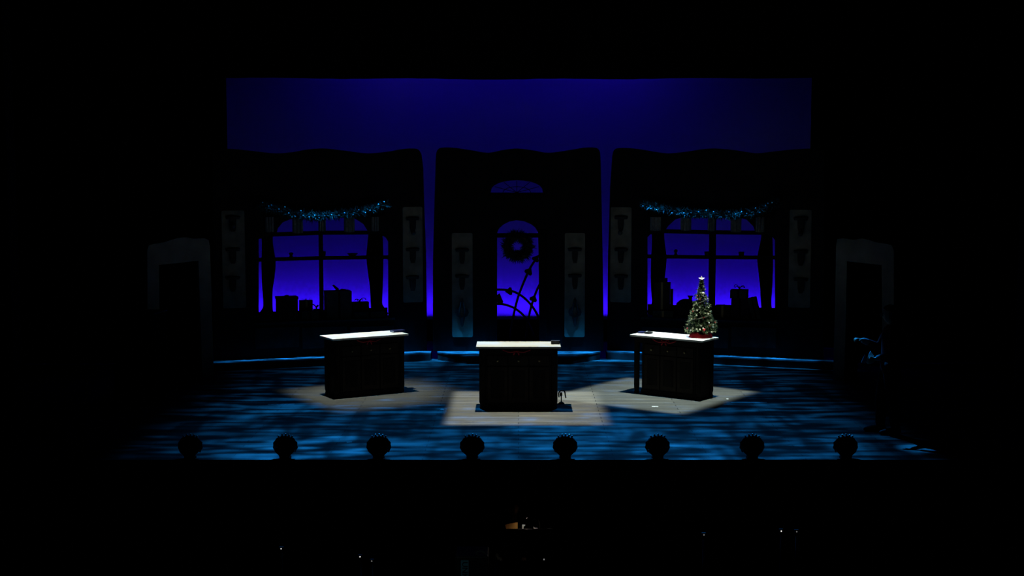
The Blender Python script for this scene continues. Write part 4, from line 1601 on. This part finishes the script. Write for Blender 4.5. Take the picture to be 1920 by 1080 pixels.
leaf_on_desk('folder', [(947, 984.5), (953, 982), (963, 980.5), (970.5, 979), (970.5, 1010), (955, 1010)], YS + 0.035, MANILA, 'tan folder catching lamp light on the pit music stand')
leaf_on_desk('sheet_page', [(979, 983.5), (985.5, 984), (982, 988), (980.5, 1010), (979, 1010)], YS + 0.025, PAGE, 'white page corner right beside the tan folder on the pit stand')['group'] = 'loose pages on the pit music stand'
leaf_on_desk('sheet_page', [(1000, 987.2), (1003, 989), (1008, 989.5), (1008, 1010), (1004, 1010)], YS + 0.030, PAGE, 'white page corner in the middle of the pit stand')['group'] = 'loose pages on the pit music stand'
leaf_on_desk('sheet_page', [(1026, 991), (1031, 990), (1036, 991), (1036, 1010), (1026, 1010)], YS + 0.028, PAGE, 'white page edge at right end of the pit stand')['group'] = 'loose pages on the pit music stand'

hp = at_y(962, 947, 15.05)
person((hp.x, 15.05, hp.z - 1.665), R(180),
       [((0.23, -0.02, 1.12), (0.17, 0.20, 1.14), (-0.3, 0.9, 0.2), (0, 0, -1), (-1, 0, 0), 0.5),
        ((-0.23, -0.02, 1.12), (-0.17, 0.20, 1.14), (0.3, 0.9, 0.2), (0, 0, -1), (1, 0, 0), 0.5)],
       'person in black standing in the pit behind the music stand', look=(0.0, -0.25))

# podium block that the pit person stands on reaches down to the pit floor
zp = hp.z - 1.665
if zp > PIT + 0.02:
    pd = MB().box((hp.x, 15.05, (zp + PIT) / 2), (0.9, 0.7, zp - PIT)).build('podium', BLACKCLOTH)
    tag(pd, 'low black podium under the person in the pit', 'podium')

# tall black equipment case with a teal lettered strip
YC = 13.6
c0 = at_y(884, 1044, YC)
kc = empty('equipment_case', (c0.x, YC, PIT))
kh = c0.z - PIT
MB().box((0, 0.2, kh / 2 + 0.02), (0.34, 0.38, kh - 0.04)).build('case_body', BKPLAS, kc, bevel=0.015)
s0 = at_y(864, 1051, YC)
s1 = at_y(878.5, 1051, YC)
lo = at_y(871, 1100, YC)
zt_, zl_ = s0.z - PIT, lo.z - PIT
sc_x = (s0.x + s1.x) / 2 - c0.x
MB().box((sc_x, 0.0065, (zt_ + zl_) / 2), (s1.x - s0.x, 0.008, zt_ - zl_)).build('lettered_strip', TEAL, kc)
tcv = bpy.data.curves.new('t', 'FONT')
tcv.body = 'UNIO'
tcv.size = 0.080
tcv.extrude = 0.001
to = bpy.data.objects.new('t', tcv)
COL.objects.link(to)
bpy.context.view_layer.update()
dg = bpy.context.evaluated_depsgraph_get()
tm = bpy.data.meshes.new_from_object(to.evaluated_get(dg))
bpy.data.objects.remove(to)
tm.name = 'strip_letters'
tl = bpy.data.objects.new('strip_letters', tm)
COL.objects.link(tl)
tm.materials.clear()
tm.materials.append(mat('dark_strip_ink', (0.008, 0.012, 0.02), 0.8))
tl.parent = kc
tl.location = (sc_x - 0.024, 0.0, zt_ - 0.012)
tl.rotation_euler = (R(90), R(90), 0)
MB().tube(smooth_path([(0.06, 0.08, kh - 0.02), (0.05, 0.08, kh + 0.02), (0.09, 0.08, kh + 0.035), (0.14, 0.08, kh + 0.01), (0.155, 0.08, kh - 0.02)], 5), 0.010, 8).build('carry_handle', mat('grey_rubber', (0.05, 0.05, 0.05), 0.7), kc)
for sx in (-1, 1):
    MB().lathe([(0, 0), (0.04, 0), (0.04, 0.03), (0, 0.03)], c=(sx * 0.12, 0.2, 0), n=12).build('foot', BKPLAS, kc)
tag(kc, 'tall black equipment case with teal lettered strip at the pit front', 'case')


# slim pit stands with a pinprick lamp
def led_stand():
    e = empty('lamp_stand', (0, 0, 0))
    MB().tube([(0, 0, 0.10), (0, 0, 0.95)], 0.010, 8).build('pole', METAL, e)
    for k in range(3):
        a = 2 * math.pi * k / 3
        MB().tube([(0, 0, 0.14), (0.22 * math.cos(a), 0.22 * math.sin(a), 0.010)], 0.008, 6).build('foot', METAL, e)
    MB().box((0, 0.0, 0.965), (0.05, 0.03, 0.05)).build('lamp_housing', BKPLAS, e, bevel=0.005)
    MB().ball((0, -0.018, 0.970), 0.0075, 8).build('lamp_lens', LEDM, e)
    return e


ls0 = None
for i, (u, v, dim, lab) in enumerate(((527, 1029, 0, 'slim pit lamp stand with bright white pinprick, far left of the pit'),
                                      (675, 1044, 0, 'slim pit lamp stand with bright white pinprick, left of the equipment case'),
                                      (697, 1052, 1, 'slim pit lamp stand with faint pinprick just right of a brighter one'),
                                      (1320, 1003, 1, 'slim pit lamp stand with faint pinprick, right of the music stand'),
                                      (1465, 996, 0, 'slim pit lamp stand with pinprick, left one of the right hand pair'),
                                      (1494, 997, 1, 'slim pit lamp stand with faint pinprick, right one of the right hand pair'),
                                      (1020, 1049, 1, 'slim pit lamp stand with faint pinprick below the music stand'))):
    y = 15.6 if v < 1035 else 15.2
    if u == 1020:
        y = 14.1
    p = at_y(u, v, y)
    if ls0 is None:
        ls0 = led_stand()
        o = ls0
    else:
        o = copy_tree(ls0)
    h = p.z - PIT
    o.location = (p.x, y + 0.018, PIT)
    o.scale = (1, 1, h / 0.970)
    if dim:
        for chd in o.children:
            if chd.name.startswith('lamp_lens'):
                chd.data = chd.data.copy()
                chd.data.materials.clear()
                chd.data.materials.append(LEDD)
    tag(o, lab, 'lamp', 'pinprick lamp stands in the pit')


# ------------------------------------------------------------------ light
def light(name, kind, loc, energy, col, rot=(0, 0, 0), **kw):
    d = bpy.data.lights.new(name, kind)
    d.energy = energy
    d.color = col
    for k, v in kw.items():
        setattr(d, k, v)
    o = bpy.data.objects.new(name, d)
    COL.objects.link(o)
    o.location = loc
    o.rotation_euler = rot
    return o


class LN:
    """tiny node builder for the gobo (the metal pattern plate inside a stage spotlight)"""

    def __init__(self, ld):
        ld.use_nodes = True
        self.nt = ld.node_tree
        self.nt.nodes.clear()
        self.out = self.nt.nodes.new('ShaderNodeOutputLight')
        self.em = self.nt.nodes.new('ShaderNodeEmission')
        self.nt.links.new(self.em.outputs[0], self.out.inputs[0])

    def m(self, op, a, b=None, c=None):
        n = self.nt.nodes.new('ShaderNodeMath')
        n.operation = op
        for i, v in enumerate((a, b, c)):
            if v is None:
                continue
            if isinstance(v, (int, float)):
                n.inputs[i].default_value = v
            else:
                self.nt.links.new(v, n.inputs[i])
        return n.outputs[0]

    def step(self, v, lo, hi, a=0.0, b=1.0):
        n = self.nt.nodes.new('ShaderNodeMapRange')
        n.interpolation_type = 'SMOOTHSTEP'
        self.nt.links.new(v, n.inputs['Value'])
        n.inputs['From Min'].default_value = lo
        n.inputs['From Max'].default_value = hi
        n.inputs['To Min'].default_value = a
        n.inputs['To Max'].default_value = b
        return n.outputs[0]

    def floor_xy(self, x0, y0, h):
        tc = self.nt.nodes.new('ShaderNodeTexCoord')
        s = self.nt.nodes.new('ShaderNodeSeparateXYZ')
        self.nt.links.new(tc.outputs['Normal'], s.inputs[0])
        X = self.m('MULTIPLY_ADD', self.m('DIVIDE', s.outputs[0], s.outputs[2]), -h, x0)
        Y = self.m('MULTIPLY_ADD', self.m('DIVIDE', s.outputs[1], s.outputs[2]), -h, y0)
        return X, Y

    def noise(self, X, Y, sx, sy, seed, detail=2.0, dist=0.0):
        cb = self.nt.nodes.new('ShaderNodeCombineXYZ')
        self.nt.links.new(self.m('MULTIPLY', X, sx), cb.inputs[0])
        self.nt.links.new(self.m('MULTIPLY', Y, sy), cb.inputs[1])
        cb.inputs[2].default_value = seed
        n = self.nt.nodes.new('ShaderNodeTexNoise')
        n.inputs['Scale'].default_value = 1.0
        n.inputs['Detail'].default_value = detail
        n.inputs['Distortion'].default_value = dist
        self.nt.links.new(cb.outputs[0], n.inputs['Vector'])
        return n.outputs[0]

    def done(self, v):
        self.nt.links.new(v, self.em.inputs['Strength'])


# cyclorama: a strip along its foot (behind the ground row) and three floods above the border
BLUE = (0.030, 0.004, 1.0)
light('cyc_foot_strip', 'AREA', (0, 28.50, 0.12), 200, BLUE, (R(90), 0, 0), shape='RECTANGLE', size=12.8, size_y=0.20)
for x, en in ((-2.7, 6.4), (-0.6, 4.0), (1.9, 8.0)):
    light('cyc_top_flood', 'AREA', (x, 27.5, 6.9), en, (0.018, 0.001, 1.0), (R(38), 0, 0), shape='RECTANGLE', size=1.2, size_y=0.4)


# warm profile spots shuttered to the three counters
def special(name, lx, ly, h, cx, cy, ang, e1, e2, energy, col, soft=0.10, fall=0.6):
    o = light(name, 'SPOT', (lx, ly, h), energy, col, spot_size=R(80), spot_blend=0.1, shadow_soft_size=0.04)
    n = LN(o.data)
    X, Y = n.floor_xy(lx, ly, h)
    dx_ = n.m('SUBTRACT', X, cx)
    dy_ = n.m('SUBTRACT', Y, cy)
    ca, sa = math.cos(ang), math.sin(ang)
    A = n.m('ADD', n.m('MULTIPLY', dx_, ca), n.m('MULTIPLY', dy_, sa))
    B = n.m('ADD', n.m('MULTIPLY', dx_, -sa), n.m('MULTIPLY', dy_, ca))
    v = n.m('MULTIPLY', n.step(A, e1[0] - soft, e1[0] + soft), n.step(A, e1[1] + soft * 1.5, e1[1] - soft * 1.5))
    w = n.m('MULTIPLY', n.step(B, e2[0] - soft, e2[0] + soft), n.step(B, e2[1] + soft, e2[1] - soft))
    # profile spots peak in the middle of the beam
    r2 = n.m('ADD', n.m('MULTIPLY', dx_, dx_), n.m('MULTIPLY', dy_, dy_))
    n.done(n.m('MULTIPLY', n.m('MULTIPLY', v, w), n.step(r2, 0.25, 2.4, 1.0, fall)))
    return o


WARM = (1.0, 0.95, 0.78)
special('middle_counter_special', -0.55, 21.9, 7.4, 0.10, 20.53, 0.0, (-1.13, 1.15), (-1.42, 1.40), 4700, (0.97, 1.0, 0.86), 0.09, 0.85)
special('left_counter_special', -2.9, 21.4, 7.4, cL.x, cL.y, aL, (-1.05, 1.45), (-1.45, 1.0), 2150, (0.90, 1.0, 0.92), 0.20, 0.22)
special('right_counter_special', 3.0, 21.1, 7.4, cR.x, cR.y, aR, (-1.5, 0.92), (-1.4, 1.05), 5000, (0.82, 1.0, 0.95), 0.10, 0.8)


# blue breakup back lights
def breakup(name, lx, ly, h, energy, seed, xr0, xr1, paper_boost=0.0):
    o = light(name, 'SPOT', (lx, ly, h), energy, (0.010, 0.30, 1.0), spot_size=R(150), spot_blend=0.3, shadow_soft_size=0.05)
    n = LN(o.data)
    X, Y = n.floor_xy(lx, ly, h)
    bars = n.step(n.noise(X, Y, 1.1, 5.2, seed, 1.5, 0.4), 0.43, 0.64, 0.02, 1.0)
    leaf = n.step(n.noise(X, Y, 3.2, 0.55, seed + 7.3, 2.0, 0.5), 0.36, 0.60, 0.14, 1.0)
    big = n.step(n.noise(X, Y, 0.45, 0.5, seed + 3.1, 1.0), 0.35, 0.60, 0.42, 1.0)
    fine = n.step(n.noise(X, Y, 0.9, 9.0, seed + 11.0, 2.0), 0.34, 0.62, 0.45, 1.15)
    v = n.m('MULTIPLY', n.m('MULTIPLY', n.m('MULTIPLY', bars, leaf), big), fine)
    v = n.m('ADD', v, 0.028)
    ex = n.m('MULTIPLY', n.step(X, xr0[0], xr0[1]), n.step(X, xr1[1], xr1[0]))
    # several fixtures cover the depth: more punch down stage, little on the middle ground
    near = n.step(Y, 22.2, 17.0, 0.55, 2.6)
    # barn doors trimmed to the line of the set walls and to the stage edge
    wl = n.m('MULTIPLY_ADD', X, 0.34, 25.62 + 0.34 * 1.70)
    wr = n.m('MULTIPLY_ADD', X, -0.315, 25.70 + 0.315 * 1.70)
    wy = n.m('MINIMUM', n.m('MINIMUM', wl, wr), 25.55)
    d = n.m('SUBTRACT', Y, wy)
    ey = n.m('MULTIPLY', n.step(d, 0.05, -0.02), n.step(Y, 15.9, 16.3))
    # an extra band of light washes the foot of the set walls
    band = n.m('MULTIPLY', n.step(d, -0.37, -0.25), n.step(n.noise(X, Y, 2.4, 7.0, seed + 5.0, 2.5, 0.4), 0.40, 0.62, 0.06, 2.7))
    xb = n.m('MULTIPLY', n.step(X, -6.3, -4.6), n.step(X, 6.3, 4.6))
    side = n.m('MULTIPLY', n.step(X, xr0[0] - 0.9, xr0[1] - 1.0), n.step(X, xr1[1] + 0.9, xr1[0] + 1.0))
    v = n.m('ADD', n.m('MULTIPLY', n.m('MULTIPLY', v, near), ex), n.m('MULTIPLY', n.m('MULTIPLY', band, xb), side))
    # bright disc added to the pattern to lift the papers in the wing
    px_, py_ = n.m('SUBTRACT', X, 5.20), n.m('SUBTRACT', Y, 17.55)
    r2 = n.m('ADD', n.m('MULTIPLY', px_, px_), n.m('MULTIPLY', py_, py_))
    v = n.m('ADD', v, n.step(r2, 0.10, 0.0, 0.0, paper_boost))
    v = n.m('MULTIPLY', v, ey)
    n.done(v)
    return o


breakup('blue_breakup_left', -2.4, 24.7, 7.9, 6000, 1.7, (-5.4, -3.4), (0.5, 3.2))
breakup('blue_breakup_right', 2.6, 24.7, 7.9, 6000, 9.2, (-3.2, 0.5), (3.6, 5.6), 2.2)

# lamp on the pit music stand
light('music_stand_lamp', 'SPOT', (dx - 0.02, YS + 0.19, dz + 0.07), 0.6, (1.0, 0.90, 0.75), (R(-50), 0, 0), spot_size=R(130), spot_blend=0.6, shadow_soft_size=0.012)

# added unseen fill that brightens the teal strip on the case
light('case_strip_fill', 'SPOT', (c0.x - 0.25, 12.3, 0.9), 3.0, (0.55, 0.9, 1.0), (R(52), 0, R(-8)), spot_size=R(26), spot_blend=0.6, shadow_soft_size=0.03)

# ------------------------------------------------------------------ world, camera, view
w = bpy.data.worlds.new('dark_house')
scn.world = w
w.use_nodes = True
w.node_tree.nodes['Background'].inputs[0].default_value = (0, 0, 0, 1)
w.node_tree.nodes['Background'].inputs[1].default_value = 0.0

cd = bpy.data.cameras.new('camera')
cd.sensor_width = 36.0
cd.lens = 36.0 * FPX / 1920.0
cd.shift_x = -12.0 / 1920.0
cd.clip_end = 200
cam = bpy.data.objects.new('camera', cd)
COL.objects.link(cam)
cam.location = (0, 0, CH)
cam.rotation_euler = (math.pi / 2 - TH, 0, 0)
scn.camera = cam

scn.view_settings.view_transform = 'Standard'
scn.view_settings.look = 'None'
scn.view_settings.exposure = 0.0
scn.view_settings.gamma = 1.0
scn.view_settings.use_curve_mapping = False
scn.cycles.use_denoising = True
scn.cycles.max_bounces = 8
scn.cycles.sample_clamp_indirect = 4.0
